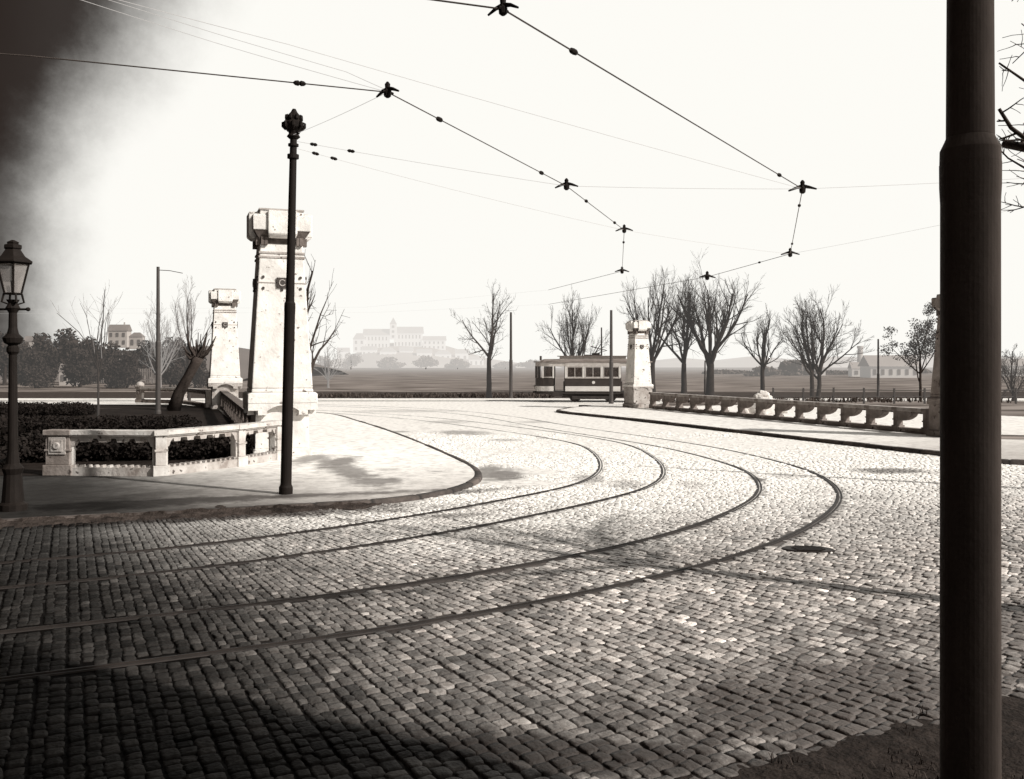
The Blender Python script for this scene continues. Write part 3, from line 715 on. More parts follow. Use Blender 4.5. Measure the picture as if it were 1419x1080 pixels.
# second lamp of the wall further to the left, into the dark
parapet('balustrade_parapet', fw, .07, .95, 'low white parapet with three dark openings in front of the garden, left foreground', (M['stone_worn'], M['stone_dirty']), wide={0: .52})
ws = []
for k in range(13):
    t = k / 12; ws.append((-6.75 + (-14.9 + 6.75) * t - .1, 25.3 + (48.8 - 25.3) * t))
parapet('balustrade_parapet', ws, .07, .95, 'dark parapet running away between the two left pylons', (M['stone_dark'], M['stone_dark']))
parapet('balustrade_parapet', [(-22.6, 57.0), (-19.3, 55.2), (-16.4, 50.6)], .07, .95, 'short far parapet with a ball-topped end post, left of the distant pylon', (M['stone_dirty'], M['stone_dark']), wide={0: .42}, ball_end=0)
pr0 = Vector((7.35, 48.9)); pr1 = Vector((13.7, 30.9)); rp = []
for k in range(15):
    t = k / 14; rp.append(tuple(pr0.lerp(pr1, t)))
parapet('balustrade_parapet', rp, .1, .84, 'long grey parapet with many curved openings along the right pavement', (M['stone_dirty'], M['stone_grey']), style='arch', thick=.22, postw=.17)

# ------------------------------------------------------------------ poles
def pole(loc, H, rl, ru, hcol, label, m, finial=True, lean=(0, 0), group='iron poles carrying the tram wires', n=20):
    r = empty('iron_pole', loc, 0, label, 'pole', group); r.rotation_euler = (lean[0], lean[1], 0)
    MB().lathe((0, 0, 0), [(-.1, rl * 1.25), (.12, rl * 1.25), (.16, rl * 1.05), (.2, rl), (hcol - rl * 2.2, rl * .985), (hcol - rl * 1.6, rl * 1.015), (hcol - rl * .8, rl * 1.02)], n).build('lower_shaft', m, r, smooth=False)
    MB().lathe((0, 0, 0), [(hcol - rl * .8 + .001, rl * 1.01), (hcol - rl * .3, rl * 1.0), (hcol, ru * 1.08), (hcol + .02, ru)], n).build('collar', m, r)
    MB().lathe((0, 0, 0), [(hcol + .021, ru), (H, ru * .78)], n).build('upper_shaft', m, r, smooth=False)
    return r
lp = G(396, 690); ipole = pole((lp[0], lp[1], .07), 6.45, .098, .078, 3.45, 'ornate-topped black iron pole on the sandy pavement before the tall white pylon', M['iron'], lean=(0, R(1.25)))
mb = MB().lathe((0, 0, 0), [(6.38, .075), (6.42, .12), (6.47, .085), (6.52, .10), (6.58, .165), (6.66, .175), (6.72, .12), (6.78, .13), (6.86, .06), (6.92, .03)], 14)
for k in range(8):
    a = k * math.pi / 4
    for z, r0, s in ((6.60, .14, 1), (6.74, .10, .8)):
        c, s_ = math.cos(a + z * 3), math.sin(a + z * 3)
        mb.tube([(c * r0, s_ * r0, z - .06), (c * (r0 + .05 * s), s_ * (r0 + .05 * s), z), (c * (r0 + .055 * s), s_ * (r0 + .055 * s), z + .06 * s), (c * (r0 + .015), s_ * (r0 + .015), z + .09 * s)], [.02, .032, .024, .006], 6)
mb.build('finial', M['iron'], ipole)
MB().lathe((0, 0, 0), [(6.02, .074), (6.03, .105), (6.1, .105), (6.11, .074)], 14).build('clamp_ring', M['iron'], ipole)
MB().lathe((0, 0, 0), [(6.24, .07), (6.25, .095), (6.29, .095), (6.3, .07)], 14).build('clamp_ring', M['iron'], ipole)
np_ = pole((2.10, 4.30, 0), 7.6, .128, .102, 3.42, 'huge black pole close to the camera on the right', M['iron_near'], n=40, lean=(0, 0))
p2 = pole((-16.6, 44, .07), 6.9, .115, .09, 3.4, 'dark thin pole in the garden left of the distant pylon', M['iron_far'])
MB().tube([(0, 0, 6.75), (.55, 0, 6.72), (1.15, 0, 6.6)], .018, 6).build('bracket_arm', M['iron_far'], p2)
for x, yb, yt, Y, lb in ((708, 553, 433, 66, 'iron pole by the field beside the small bare tree'), (847, 560, 430, 57, 'iron pole in front of the tram, close to the right pylon'),
                         (833.5, 548, 454, 74, 'short pole rising behind the roof of the tram'), (977, 548, 500, 76, 'thin pole between two bare trees beyond the right parapet'),
                         (1217, 558, 470, 60, 'lone thin pole standing before the misty sheds')):
    H = EH + (HY - yt) / F * Y; hw = .12 if x in (708, 847) else .085
    pole(((x - CX) / F * Y, Y, 0), H, hw, hw * .8, H * .45, lb, M['iron_far'], n=10)
pole((11.6, 17.2, .1), 6.9, .098, .078, 3.45, 'iron pole on the right pavement outside the picture edge', M['iron'])

# ------------------------------------------------------------------ overhead wires
def wire(pts, r, label, sag=.004, mt='wire', hang=None, name='overhead_wire', ins=None):
    P = []
    for a, b in zip(pts[:-1], pts[1:]):
        a = Vector(a); b = Vector(b); L = (b - a).length
        for k in range(10):
            t = k / 10; q = a.lerp(b, t); q.z -= 4 * t * (1 - t) * L * sag; P.append(q)
    P.append(Vector(pts[-1])); O = P[0].copy()
    root = MB().tube([p - O for p in P], r, 5).build(name, M[mt], loc=O); tag(root, label, 'wire', 'tram wires hung over the street')
    for (p, s) in (hang or []):
        s *= .8
        p = Vector(p); mb = MB()
        i = min(range(len(P)), key=lambda j: (P[j] - p).length); d = (P[min(i + 1, len(P) - 1)] - P[max(0, i - 1)]).normalized(); sd = Vector((-d.y, d.x, 0)).normalized()
        c = p - O
        mb.tube([c - sd * .20 * s + Vector((0, 0, -.02)), c - sd * .1 * s + Vector((0, 0, .02)), c + Vector((0, 0, .045 * s)), c + sd * .1 * s + Vector((0, 0, .02)), c + sd * .20 * s + Vector((0, 0, -.02))], [.012 * s, .022 * s, .03 * s, .022 * s, .012 * s], 7)
        mb.lathe((c.x, c.y, c.z - .07 * s), [(0, .02 * s), (.02 * s, .045 * s), (.08 * s, .05 * s), (.12 * s, .03 * s), (.17 * s, .035 * s), (.2 * s, .012 * s)], 10)
        mb.tube([c - d * .09 * s, c + d * .09 * s], .018 * s, 6)
        mb.build('wire_hanger', M['iron'], root)
    for p in (ins or []):
        p = Vector(p); i = min(range(len(P)), key=lambda j: (P[j] - p).length)
        d = (P[min(i + 1, len(P) - 1)] - P[max(0, i - 1)]).normalized(); 
        a = P[max(0, i - 1)]; b = P[min(i + 1, len(P) - 1)]; tt = max(0, min(1, (p - a).dot(b - a) / max(1e-9, (b - a).length_squared))); c = a.lerp(b, tt) - O
        MB().tube([c - d * .07, c - d * .05, c - d * .015, c, c + d * .015, c + d * .05, c + d * .07], [.008, .026, .032, .02, .032, .026, .008], 8).build('insulator', M['iron'], root)
    return root
Z0 = 5.5
A1 = ap(537, 128, Z0); A2 = ap(785, 258, Z0); A3 = ap(865, 319, Z0); A4 = ap(862, 376, Z0); A5 = ap(760, 402, Z0)
B1 = ap(697, 13, Z0); B2 = ap(1112, 262, Z0); B3 = ap(1095, 352, Z0); B4 = ap(980, 384, Z0); B5 = ap(760, 422, Z0)
wire([(-14, 7.2, 5.5), ap(43, 78, Z0), A1, A2, A3, A4, A5], .0075, 'inner contact wire following the left track, passing above the ornate pole', 0, hang=[(A1, 1.15), (A2, 1.3), (A3, 1.25), (A4, 1.5)],
     ins=[ap(415, 116, Z0), ap(606, 166, Z0), ap(748, 240, Z0), ap(810, 279, Z0), ap(848, 309, Z0), ap(863, 336, Z0)])
wire([(-10, 4.6, 5.5), ap(600, 0, Z0), B1, B2, B3, B4, B5], .0085, 'outer contact wire from the top of the picture to above the right trees', 0, hang=[(B1, 1.0), (B2, 1.5), (B3, 1.6), (B4, 2.0)],
     ins=[ap(793, 72, Z0), ap(1078, 243, Z0), ap(1108, 285, Z0), ap(1098, 338, Z0), ap(1062, 364, Z0)])
wire([A5, (-8, 51, 5.5), (-60, 58, 5.6)], .003, 'faint end of the inner contact wire above the cross street', 0, mt='far_wire')
wire([B5, (-8, 56, 5.5), (-60, 61, 5.6)], .003, 'faint end of the outer contact wire above the cross street', 0, mt='far_wire')
top = Vector((lp[0] + .12, lp[1], 6.42))
RP = Vector((11.6, 17.2, 5.95))
wire([top, A2, B2, RP], .004, 'span wire from the ornate pole across both tracks to the right', .004, ins=[top.lerp(A2, .22), top.lerp(A2, .08)], mt='thin_wire')
wire([top + Vector((0, 0, .1)), A1], .004, 'span wire from the ornate pole up to the first hanger', .003, ins=[(top + Vector((0, 0, .1))).lerp(A1, .09)], mt='thin_wire')
wire([top + Vector((0, 0, -.12)), A3, B3, (13.0, 22.0, 6.3)], .004, 'lower span wire from the ornate pole to the middle hangers', .006, ins=[(top + Vector((0, 0, -.12))).lerp(A3, .055), (top + Vector((0, 0, -.12))).lerp(A3, .10)], mt='thin_wire')
wire([ap(20, -30, 7.0), ap(300, 60, 6.4), A1], .0035, 'faint guy wire high on the left, lower of the close pair', .002, mt='thin_wire')
wire([ap(40, -35, 7.0), ap(300, 47, 6.4), ap(480, 100, 5.9), A1 + Vector((0, 0, .02))], .0035, 'faint guy wire high on the left, upper of the close pair', .001, mt='thin_wire')
wire([ap(90, -20, 7.0), ap(400, 62, 6.6), B2], .004, 'long faint guy wire crossing the upper sky from the left corner', .002, mt='thin_wire')

# ------------------------------------------------------------------ trees
def grow(seed, H, fork, nl, width, r0, levels=4, up=.5, ang=(22, 50), kids_=(7, 6, 5, 4), lean=(0, 0), curve=.14, trunks=1, central=True, rmin=.012, ratio=.55, segs=3, clip=None):
    rd = random.Random(seed); TR = []; CR = []
    def branch(p, d, L, r, lv):
        n = 5 if lv < 2 else segs; pts = [p.copy()]; rs = [r]; q = p.copy(); dd = d.copy()
        for i in range(n):
            dd = (dd + Vector((rd.gauss(0, curve), rd.gauss(0, curve), rd.gauss(0, curve * .6) + up * .13))).normalized()
            q = q + dd * (L / n)
            if clip and lv and not clip(q): break
            pts.append(q.copy()); rs.append(max(rmin * .6, r * (1 - .72 * (i + 1) / n)))
        n = len(pts) - 1
        if n < 1: return
        (TR if lv <= 1 else CR).append((pts, rs, lv))
        if lv >= levels: return
        k = kids_[min(lv, len(kids_) - 1)]
        for j in range(k):
            t = rd.uniform(.22, .98) if lv else rd.uniform(.0, 1)
            t = .18 + .8 * (j + rd.random()) / k
            f = t * n; i = min(n - 1, int(f)); pos = pts[i].lerp(pts[i + 1], f - i); rr = rs[i] * (1 - (f - i)) + rs[i + 1] * (f - i)
            ax = (pts[i + 1] - pts[i]).normalized(); side = ax.cross(Vector((rd.gauss(0, 1), rd.gauss(0, 1), rd.gauss(0, 1)))).normalized()
            a = R(rd.uniform(*ang)); nd_ = ax * math.cos(a) + side * math.sin(a)
            branch(pos, nd_.normalized(), L * ratio * rd.uniform(.65, 1.2) * (1.15 - .5 * t), max(rmin, rr * rd.uniform(.45, .65)), lv + 1)
    for tk in range(trunks):
        d0 = Vector((lean[0] + (0 if trunks == 1 else (-.10, .10)[tk]), lean[1], 1)).normalized(); p0 = Vector(((0 if trunks == 1 else (-.25, .25)[tk]) * r0 * 4, 0, 0))
        n = 6; pts = [p0]; q = p0.copy(); TH = H * fork
        rs = [r0 * 1.25]; 
        for i in range(n):
            q = q + (d0 + Vector((rd.gauss(0, .03), rd.gauss(0, .03), 0))).normalized() * TH / n; pts.append(q.copy()); rs.append(r0 * (1 - .25 * (i + 1) / n))
        TR.append((pts, rs, 0))
        if central: branch(q, d0, H * (1 - fork) * .95, r0 * .7, 1)
        for j in range(nl):
            az = 2 * math.pi * (j + rd.random() * .6) / nl; a = R(rd.uniform(*ang)); i = rd.choice((4, 5, 6, 6))
            branch(pts[i], Vector((math.cos(az) * math.sin(a), math.sin(az) * math.sin(a), math.cos(a))) + Vector((lean[0], lean[1], 0)) * .5, H * (1 - fork) * rd.uniform(.75, 1.0), r0 * rd.uniform(.38, .55), 1)
    allp = [p for b in TR + CR for p in b[0]]
    mz = sorted(p.z for p in allp)[int(len(allp) * .996)]; xs_ = sorted(p.x for p in allp); wx = xs_[int(len(xs_) * .995)] - xs_[int(len(xs_) * .005)]
    kz = H / mz if not clip else 1; kx = (width / wx) if width else 1
    for b in TR + CR:
        for p in b[0]:
            w = min(1, max(0, (p.z - H * fork * .4) / (H * .2))); f = 1 + (kx - 1) * w
            if not lean[0]: p.x *= f; p.y *= f
            p.z *= kz
    return TR, CR
def tree(loc, label, bark, twig, group=None, name='bare_tree', **kw):
    TR, CR = grow(**kw); root = empty(name, loc, 0, label, 'tree', group)
    mb = MB()
    for pts, rs, lv in TR: mb.tube(pts, rs, 8 if lv == 0 else 6, caps=False)
    mb.build('trunk', bark, root, smooth=True)
    mb = MB()
    for pts, rs, lv in CR: mb.tube(pts, rs, 4 if lv == 2 else 3, caps=False)
    mb.build('crown', twig, root, smooth=True)
    return root, TR, CR
GT = 'bare winter trees beyond the street'
def tpx(x, Y, yt, wpx, label, seed, bark='bark_far', twig='bark_far', **kw):
    if Y > 50: kw.setdefault('rmin', .0095)
    H = EH + (HY - yt) / F * Y
    return tree(((x - CX) / F * Y, Y, 0), label, M[bark], M[twig], GT, seed=seed, H=H, width=wpx / F * Y, **kw)
tpx(678, 67, 390, 86, 'small slender bare tree standing alone beside an iron pole at the field edge', 11, fork=.36, nl=4, r0=.2, ang=(30, 60), kids_=(8, 6, 5, 3), levels=4, up=.5, ratio=.52)
tpx(795, 82, 404, 96, 'bare rounded tree directly behind the tram', 21, fork=.22, nl=9, r0=.22, ang=(15, 55), kids_=(7, 7, 6, 5), levels=4, central=True)
tpx(904, 76, 374, 104, 'bare tree rising behind the white pylon next to the tram', 31, fork=.3, nl=7, r0=.26, ang=(14, 50), kids_=(7, 7, 6, 4), levels=4, central=False)
tpx(948, 72, 384, 92, 'bare forked tree just right of the pylon by the tram', 41, fork=.3, nl=6, r0=.24, ang=(16, 52), kids_=(7, 7, 6, 4), levels=4, central=True)
tpx(984, 70, 355, 124, 'tallest bare tree with long upright boughs, right of the tram', 51, fork=.3, nl=9, r0=.33, ang=(12, 52), kids_=(8, 7, 6, 4), levels=4, central=False, curve=.1)
tpx(1057, 72, 424, 66, 'smaller thin bare tree between the tallest tree and the twin-trunked tree', 61, fork=.36, nl=5, r0=.19, ang=(16, 50), kids_=(7, 6, 5, 4), levels=4)
tpx(1130, 64, 404, 118, 'broad round bare tree with twin trunks behind the parapet', 71, fork=.30, nl=6, r0=.17, ang=(15, 50), kids_=(7, 7, 6, 4), levels=4, trunks=2)
_, TR8, CR8 = tpx(1276, 58, 423, 62, 'small tree still holding leaves, left of the grey pylon', 81, bark='bark', twig='twig', fork=.35, nl=5, r0=.1, ang=(25, 60), kids_=(5, 4, 3), levels=3)
tpx(1404, 60, 478, 60, 'low scrubby tree seen right of the black pole', 91, bark='bark_far', twig='bark_far', fork=.15, nl=6, r0=.1, ang=(30, 70), kids_=(7, 7, 6, 4), levels=4)
tpx(418, 44, 352, 110, 'bare tree hidden behind the tall pylon with boughs reaching right', 101, bark='bark', twig='twig', fork=.32, nl=7, r0=.2, ang=(25, 62), kids_=(5, 5, 4), levels=3, curve=.2)
tpx(136, 36, 388, 78, 'thin leafless sapling fanning out over the dark garden', 111, bark='bark_far', twig='bark_mist', fork=.4, nl=6, r0=.05, ang=(10, 34), kids_=(3, 3, 2), levels=3, rmin=.007)
tpx(262, 60, 385, 62, 'pale bare tree rising behind the leaning pollard trunk', 121, bark='bark_far', twig='bark_mist', fork=.34, nl=5, r0=.1, ang=(12, 36), kids_=(5, 5, 4, 2), levels=4)
tpx(222, 90, 412, 70, 'misty scrubby tree behind the thin garden pole', 131, bark='bark_mist', twig='bark_mist', fork=.2, nl=8, r0=.15, ang=(20, 55), kids_=(6, 6, 5, 4), levels=4)
tpx(455, 95, 470, 60, 'low distant bare tree at the edge of the field right of the tall pylon', 135, bark='bark_mist', twig='bark_mist', fork=.2, nl=7, r0=.12, ang=(25, 65), kids_=(6, 6, 4), levels=3)

# leaning pollard
pb = ad(240, 540, 47); root = empty('pollard_tree', (pb.x, pb.y, .07), 0, 'leaning dark pollard trunk with knobbly head beside the distant pylon', 'tree')
MB().tube([(0, 0, 0), (.3, 0, .9), (.75, 0, 1.7), (1.1, 0, 2.35), (1.25, 0, 2.7)], [.34, .28, .24, .25, .3], 9).build('trunk', M['bark'], root, smooth=True)
mb = MB(); rd = random.Random(5)
for k in range(26):
    a = rd.uniform(0, 6.28); e = rd.uniform(.1, 1.3); l = rd.uniform(.5, 1.5)
    d = Vector((math.cos(a) * math.cos(e), math.sin(a) * math.cos(e), math.sin(e))); p = Vector((1.2, 0, 2.6))
    mb.tube([p, p + d * l * .5, p + d * l * .8 + Vector((0, 0, l * .3))], [.16 if k < 6 else .05, .09 if k < 6 else .03, .02], 5)
mb.build('crown', M['bark'], root)

# leaves
def leaves(name, ells, n, size, m, parent=None, seed=1, flat=.0):
    r = np.random.default_rng(seed); tot = sum(e[3] * e[4] * e[5] for e in ells); Vs = []; 
    for (cx, cy, cz, rx, ry, rz_) in ells:
        k = int(n * rx * ry * rz_ / tot) + 6
        d = r.normal(0, 1, (k, 3)); d /= np.linalg.norm(d, axis=1)[:, None]; rad = r.random(k) ** .45
        rad *= .78 + .4 * fnoise(d[:, 0] * 2 + cx + 7, d[:, 2] * 2 + d[:, 1] + cz + 5)
        c = np.array([cx, cy, cz]) + d * rad[:, None] * np.array([rx, ry, rz_])
        a = r.normal(0, 1, (k, 3)); a /= np.linalg.norm(a, axis=1)[:, None]; b = np.cross(a, r.normal(0, 1, (k, 3))); b /= np.linalg.norm(b, axis=1)[:, None]
        s = size * r.uniform(.6, 1.4, k)[:, None]
        Vs.append(np.stack([c - a * s, c + b * s * .55, c + a * s, c - b * s * .55], 1).reshape(-1, 3))
    V = np.vstack(Vs); V[:, 2] = np.maximum(V[:, 2], .01); k = len(V) // 4; Q = np.arange(k * 4).reshape(k, 4)
    o = np_mesh(name, V, Q, m, False); 
    if parent: o.parent = parent
    return o
def shrub(x, y, ells, n, size, m, label, seed, cat='shrub', name='evergreen_shrub', group=None, z=.07, stems=True):
    root = empty(name, (x, y, z), 0, label, cat, group)
    if stems:
        mb = MB(); rd = random.Random(seed)
        for (cx, cy, cz, rx, ry, rz_) in ells:
            for k in range(3):
                mb.tube([(cx * .6 + rd.gauss(0, .1), cy * .6, 0), (cx, cy, cz * .6), (cx + rd.gauss(0, rx * .4), cy + rd.gauss(0, ry * .4), cz + rz_ * .6)], [.05, .035, .01], 5)
        mb.build('stem', M['bark'], root)
    leaves('foliage', ells, n, size, m, root, seed); return root
# leafy tips of tree eight
r8 = bpy.data.objects.new('x', None); bpy.data.objects.remove(r8)
par8 = [o for o in bpy.data.objects if o.get('label', '').startswith('small tree still')][0]
tips = [b[0][-1] for b in CR8]; random.Random(3).shuffle(tips)
leaves('leaves', [(p.x, p.y, p.z, .38, .38, .26) for p in tips[:150]], 3600, .06, M['leaf_far'], par8, 8)

shrub(-13.0, 20.6, [(0, 0, .9, 1.5, 1.3, 1.0), (-.4, .3, 1.7, 1.2, 1.1, .9), (1.2, .2, .6, 1.0, 1.0, .7), (-1.8, 0, 1.5, 1.2, 1.2, 1.3)], 9000, .07, M['leaf'], 'large dark bush added as darkness behind the street lamp at the left edge', 3)  # added bush that stands in for the darkness at the left edge
hd = []
hl = [('long dark clipped hedge filling the garden just behind the white parapet', [(-11.6 + i * .65, 22.6 + .12 * i, .32, .6, .8, .38) for i in range(8)], -0.0),
      ('second dark hedge running across the middle of the garden', [(-17.5 + i * .8, 31 + .2 * math.sin(i), .3, .7, 1.0, .36) for i in range(9)], 0),
      ('far dark hedge beside the short parapet with the ball-topped post', [(-27 + i * .9, 43 + .3 * math.sin(i * 2), .28, .8, 1.2, .34) for i in range(9)], 0)]
for i_, (lb, el, _) in enumerate(hl):
    x0, y0 = el[0][0], el[0][1]
    shrub(x0, y0, [(e[0] - x0, e[1] - y0, e[2], e[3], e[4], e[5]) for e in el], 17000, .05, M['leaf'], lb, 20 + i_, cat='hedge', name='hedge', group='dark hedges in the left garden')
shrub(-19.5, 27.5, [(0, 0, .5, 2.5, 1.6, .6), (-2.6, .5, .9, 2.2, 1.6, 1.1)], 9000, .08, M['leaf'], 'broad dark bush at the left edge of the garden', 31)

# distant trees: rounded crowns on trunks
def far_tree(x, Y, ytop, wpx, label, seed, m='leaf_far', n=1500, grp='dark leafy trees on the left skyline', base=0, low=0.0):
    H = EH + (HY - ytop) / F * Y - base; w = wpx / F * Y / 2; rd = random.Random(seed)
    X = (x - CX) / F * Y; root = empty('leafy_tree', (X, Y, base), 0, label, 'tree', grp)
    MB().tube([(0, 0, 0), (.05 * w, 0, H * .3), (0, 0, H * .7)], [H * .035, H * .025, H * .01], 7).build('trunk', M['bark_far'], root)
    el = [(rd.uniform(-.5, .5) * w, rd.uniform(-.4, .4) * w, H * rd.uniform(.42 - low, .72 - low * .6), w * rd.uniform(.4, .65), w * rd.uniform(.4, .6), H * rd.uniform(.2, .3)) for _ in range(7)] + [(0, 0, H * .72, w * .5, w * .5, H * .27)]
    leaves('crown', el, n, max(w, H / 2) * .07, M[m], root, seed); return root
lab = ['rounded dark tree at the far left skyline, nearest the street lamp', 'dark tree second from the street lamp on the left skyline', 'broad dark tree in the middle of the left skyline', 'dark tree just left of the pale house on the skyline',
       'low dark tree below the pale house on the left', 'dark bushy tree right of the pale house', 'low dark tree close to the thin garden pole']
sky_l = [(26, 464, 66), (58, 456, 58), (92, 450, 70), (124, 461, 56), (152, 470, 64), (204, 467, 62), (240, 462, 70)]
for i_, (x, yt, w) in enumerate(sky_l):
    far_tree(x, 112 + 6 * (i_ % 3), yt + 2, w, lab[i_], 40 + i_, n=4200, low=.16)
far_tree(6, 108, 458, 64, 'dark tree at the very left edge behind the street lamp', 49, n=3200)
for i_, (x, yt, w, lb) in enumerate([(48, 482, 60, 'low dark thicket in front of the tree second from the lamp'), (112, 480, 66, 'low dark thicket under the middle of the left skyline'), (176, 482, 60, 'low dark thicket below the pale skyline houses'), (236, 488, 60, 'low thicket between the thin pole and the leaning trunk'), (276, 484, 40, 'grey thicket glimpsed beside the distant pylon')]):
    far_tree(x, 96 + 3 * (i_ % 2), yt, w, lb, 140 + i_, n=3600, low=.3, grp='low dark thickets across the left field')
lab = ['misty round tree clump left of the twin-trunked tree', 'larger misty tree directly behind the twin-trunked tree', 'misty low tree right of the twin-trunked tree', 'faint misty tree right of the tallest bare tree', 'misty tree close behind the sheds']
for i_, (x, yt, w) in enumerate([(1058, 508, 60), (1100, 499, 84), (1150, 514, 64), (1006, 514, 76), (1268, 512, 70)]):
    far_tree(x, 190 + 15 * i_, yt, w, lab[i_], 60 + i_, m='leaf_mist', n=3200, grp='misty trees beyond the right bank', low=.3)


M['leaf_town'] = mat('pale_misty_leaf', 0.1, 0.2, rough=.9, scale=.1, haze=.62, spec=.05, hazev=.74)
for i_, (x, yt, w, lb) in enumerate([(448, 492, 40, 'pale misty tree left of the hill town'), (486, 488, 34, 'pale misty tree at the left foot of the town hill'), (540, 494, 50, 'pale misty clump below the palace'),
        (590, 492, 44, 'pale misty clump right of the one below the palace'), (634, 496, 44, 'pale misty tree at the right foot of the town hill'), (740, 498, 50, 'pale misty tree left of the tram, far behind the field'), (700, 501, 40, 'faint low tree behind the iron pole by the field')]):
    far_tree(x, 420 + 12 * i_, yt, w, lb, 170 + i_, m='leaf_town', n=1500, grp='pale misty trees around the hill town', low=.25)
# ------------------------------------------------------------------ hills and buildings
def hill(name, x0, x1, Y, depth, prof, m, label):
    mb = MB(); n = len(prof); vs = []
    rows = 8
    for j in range(rows + 1):
        t = j / rows; f = math.sin(math.pi * t) ** .7 if 0 < t < 1 else 0
        for i, (px, py) in enumerate(prof):
            z = max(0, EH + (HY - py) / F * (Y + depth / 2)) * f - .04
            vs.append(((px - CX) / F * Y, Y + depth * t, z))
    fs = [(j * n + i, j * n + i + 1, (j + 1) * n + i + 1, (j + 1) * n + i) for j in range(rows) for i in range(n - 1)]
    mb.add(vs, fs); return tag(mb.build(name, m, smooth=True), label, kind='structure')
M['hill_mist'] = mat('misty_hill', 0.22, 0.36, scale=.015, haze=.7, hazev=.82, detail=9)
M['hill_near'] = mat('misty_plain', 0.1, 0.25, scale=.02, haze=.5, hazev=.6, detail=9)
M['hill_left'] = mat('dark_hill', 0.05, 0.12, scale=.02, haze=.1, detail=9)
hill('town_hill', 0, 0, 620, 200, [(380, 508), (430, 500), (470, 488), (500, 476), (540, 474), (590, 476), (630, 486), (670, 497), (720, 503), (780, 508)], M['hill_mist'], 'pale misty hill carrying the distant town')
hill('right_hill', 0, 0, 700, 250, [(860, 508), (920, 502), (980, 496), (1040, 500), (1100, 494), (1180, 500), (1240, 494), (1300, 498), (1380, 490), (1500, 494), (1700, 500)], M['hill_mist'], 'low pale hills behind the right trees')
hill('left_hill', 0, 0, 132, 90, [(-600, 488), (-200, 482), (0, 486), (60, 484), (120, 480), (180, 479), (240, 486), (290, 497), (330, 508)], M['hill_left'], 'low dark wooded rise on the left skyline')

def house(x, Y, yb, yt, wpx, label, mats, roof='gable', wins=(3, 1), grp=None, depth=.6, name='house', rh=.32, chimney=False):
    u = Y / F; W = wpx * u; zb = max(-.02, EH - (yb - HY) * u); Ht = (yb - yt) * u; X = (x - CX) * u
    root = empty(name, (X, Y, zb - .3), 0, label, 'building', grp); D = W * depth; hw = Ht * (1 - rh) + .3
    mw, mr, mp = mats
    MB().box((0, 0, hw / 2), (W, D, hw)).build('wall', mw, root)
    mb = MB(); hr = Ht * rh; e = .04 * W
    if roof == 'gable': mb.add([(-W / 2 - e, -D / 2 - e, hw + .01), (W / 2 + e, -D / 2 - e, hw + .01), (W / 2 + e, D / 2 + e, hw + .01), (-W / 2 - e, D / 2 + e, hw + .01), (-W / 2 - e, 0, hw + hr), (W / 2 + e, 0, hw + hr)], [(0, 1, 5, 4), (2, 3, 4, 5), (0, 4, 3), (1, 2, 5), (3, 2, 1, 0)])
    elif roof == 'hip': mb.add([(-W / 2 - e, -D / 2 - e, hw + .01), (W / 2 + e, -D / 2 - e, hw + .01), (W / 2 + e, D / 2 + e, hw + .01), (-W / 2 - e, D / 2 + e, hw + .01), (-W / 4, 0, hw + hr), (W / 4, 0, hw + hr)], [(0, 1, 5, 4), (2, 3, 4, 5), (0, 4, 3), (1, 2, 5), (3, 2, 1, 0)])
    else: mb.add([(-W / 2 - e, -D / 2 - e, hw + .01), (W / 2 + e, -D / 2 - e, hw + .01), (W / 2 + e, D / 2 + e, hw + .01), (-W / 2 - e, D / 2 + e, hw + .01), (0, 0, hw + hr)], [(0, 1, 4), (1, 2, 4), (2, 3, 4), (3, 0, 4), (3, 2, 1, 0)])
    rf = mb.build('roof', mr, root)
    if chimney: MB().box((W * .25, 0, hw + hr * .9), (W * .06, W * .06, hr * .9)).build('chimney', mw, rf)
    nx_, nz = wins; me = None
    for i in range(nx_):
        for j in range(nz):
            px = -W / 2 + W * (i + .5) / nx_; pz = .3 + (hw - .3) * (j + .5) / nz; ww = W / nx_ * .38; wh = (hw - .3) / nz * .5
            if me is None:
                o = MB().box((0, 0, 0), (ww, .12, wh)).build('window', mp, root); me = o.data
            else:
                o = bpy.data.objects.new('window', me); COL.objects.link(o); o.parent = root
            o.location = (px, -D / 2 - .04, pz)
    return root
TM = (M['town_wall'], M['town_roof'], M['town_pane'])
tw = [(522, 676, 484, 456, 34, 'gable', (7, 2), 'long palace block at the left end of the misty hill town'),
      (566, 680, 482, 453, 38, 'gable', (8, 2), 'widest palace block on the crest of the misty hill town'),
      (545, 672, 470, 440, 9, 'pyr', (1, 3), 'slim square tower in the middle of the misty hill town'),
      (602, 676, 485, 466, 30, 'gable', (5, 2), 'pale block at the right end of the misty hill town crest'),
      (498, 670, 488, 462, 16, 'hip', (2, 2), 'small pale house at the left foot of the palace block'),
      (512, 655, 497, 480, 20, 'gable', (3, 1), 'small gabled house low on the left slope of the misty town'),
      (538, 650, 500, 482, 22, 'hip', (3, 1), 'hipped house low in the middle of the misty slope'),
      (563, 655, 499, 481, 18, 'gable', (3, 1), 'gabled house on the middle slope right of the hipped house'),
      (588, 648, 501, 484, 20, 'gable', (3, 1), 'gabled house low on the right slope of the misty town'),
      (614, 650, 502, 486, 22, 'hip', (3, 1), 'hipped house at the right foot of the misty slope'),
      (640, 655, 503, 484, 18, 'gable', (2, 1), 'outlying house right of the misty slope'),
      (660, 640, 508, 494, 20, 'gable', (3, 1), 'last low house of the misty town beside the slender tree'),
      (476, 660, 500, 482, 16, 'gable', (2, 1), 'outlying house at the left edge of the misty town')]
for x, Y, yb, yt, w, rf, wn, lb in tw:
    house(x, Y - 4, yb, yt, w, lb, TM, rf, wn, 'misty buildings of the hill town', name='town_house', depth=.5)
